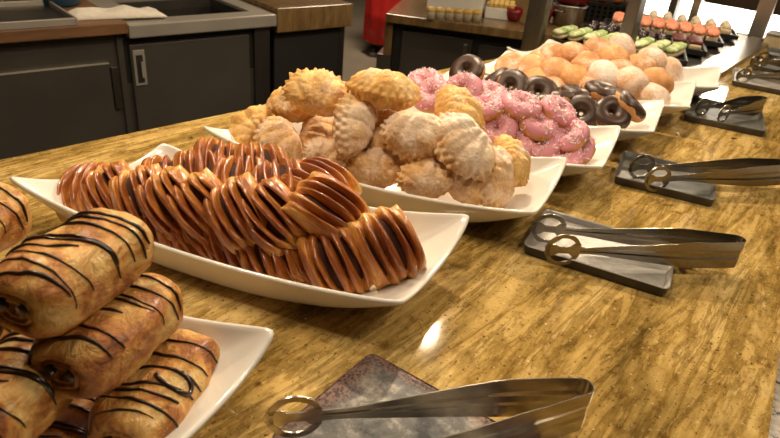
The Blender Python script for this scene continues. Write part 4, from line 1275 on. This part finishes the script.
# ------------------------------------------------------------------ the room
def struct(name, dims, m):
    o = boxo(name, dims, m, None, 0); o['kind'] = 'structure'; return o
struct('floor', (-3, 7.5, -3, 6.5, -CT - .1, -CT), M['floor'])
struct('ceiling', (-3, 7.5, -3, 6.5, 2.0, 2.1), M['ceil'])
struct('wall_back', (-3, 7.5, 6.5, 6.6, -CT, 2.0), M['wall'])
struct('wall_right', (7.5, 7.6, -3, 6.5, -CT, 2.0), M['wall'])
struct('wall_left', (-3.1, -3, -3, 6.5, -CT, 2.0), M['wall'])
struct('wall_front', (-3, 7.5, -3.1, -3, -CT, 2.0), M['wall'])

# ------------------------------------------------------------------ lights
def area(name, loc, target, size, power, col=(1, .78, .52), spread=180):
    l = bpy.data.lights.new(name, 'AREA'); l.shape = 'DISK'; l.size = size; l.energy = power; l.color = col; l.spread = R(spread)
    o = bpy.data.objects.new(name, l); COL.objects.link(o); o.location = loc
    d = Vector(target) - Vector(loc); o.rotation_euler = d.to_track_quat('-Z', 'Y').to_euler()
    return o
W1 = (1, .80, .56)
area('heat_and_fill_light', (1.32, .80, .80), (.75, .50, 0), .04, 10, W1)
area('heat_and_fill_light', (2.15, .60, .80), (1.6, .5, 0), .06, 5.5, W1)
area('heat_and_fill_light', (.45, 1.10, .95), (.35, .6, 0), .10, 5.5, W1)
area('heat_and_fill_light', (.30, .40, 1.2), (.5, .45, 0), .10, 3.6, (1, .84, .64))  # unseen frontal fill added to lighten the pastry fronts, not a heat lamp
area('sink_fill_light', (1.1, 2.0, 1.5), (1.05, 1.9, 0), .3, 5, (1, .82, .6))  # added fill that brightens the bench top and cloth, no real fitting
area('hood_light', (3.9, .68, .55), (2.0, .4, 0), .16, 3, (1, .88, .7))
area('ceiling_light', (1.0, -.9, 1.7), (.9, .3, 0), .35, 13, (1, .84, .62))
area('ceiling_light', (2.6, -.4, 1.8), (2.2, .4, 0), .35, 16, (1, .84, .62))
area('ceiling_light', (3.6, 3.0, 1.9), (3.9, 3.0, -.9), .5, 75, (1, .82, .6))
area('ceiling_light', (.4, .9, 1.9), (.9, 2.2, -.3), .4, 9, (1, .8, .55))

w = bpy.data.worlds.new('room_air'); scene.world = w; w.use_nodes = True
w.node_tree.nodes['Background'].inputs[0].default_value = (1, .82, .6, 1)
w.node_tree.nodes['Background'].inputs[1].default_value = .10

# ------------------------------------------------------------------ camera
cam = bpy.data.cameras.new('camera'); co = bpy.data.objects.new('camera', cam); COL.objects.link(co)
cam.sensor_width = 36; cam.lens = F / 780 * 36; cam.clip_start = .01
m3 = Matrix((RM.col[0], -RM.col[1], -RM.col[2])).transposed()
co.matrix_world = Matrix.Translation((0, 0, CH)) @ m3.to_4x4()
cam.dof.use_dof = True; cam.dof.focus_distance = .78; cam.dof.aperture_fstop = 11
scene.camera = co

# lift everything so that the floor lies at zero
for o in COL.objects:
    if o.parent is None: o.location.z += CT

scene.view_settings.view_transform = 'Standard'; scene.view_settings.look = 'None'
scene.view_settings.exposure = 0.0; scene.view_settings.gamma = 1.0; scene.view_settings.use_curve_mapping = False
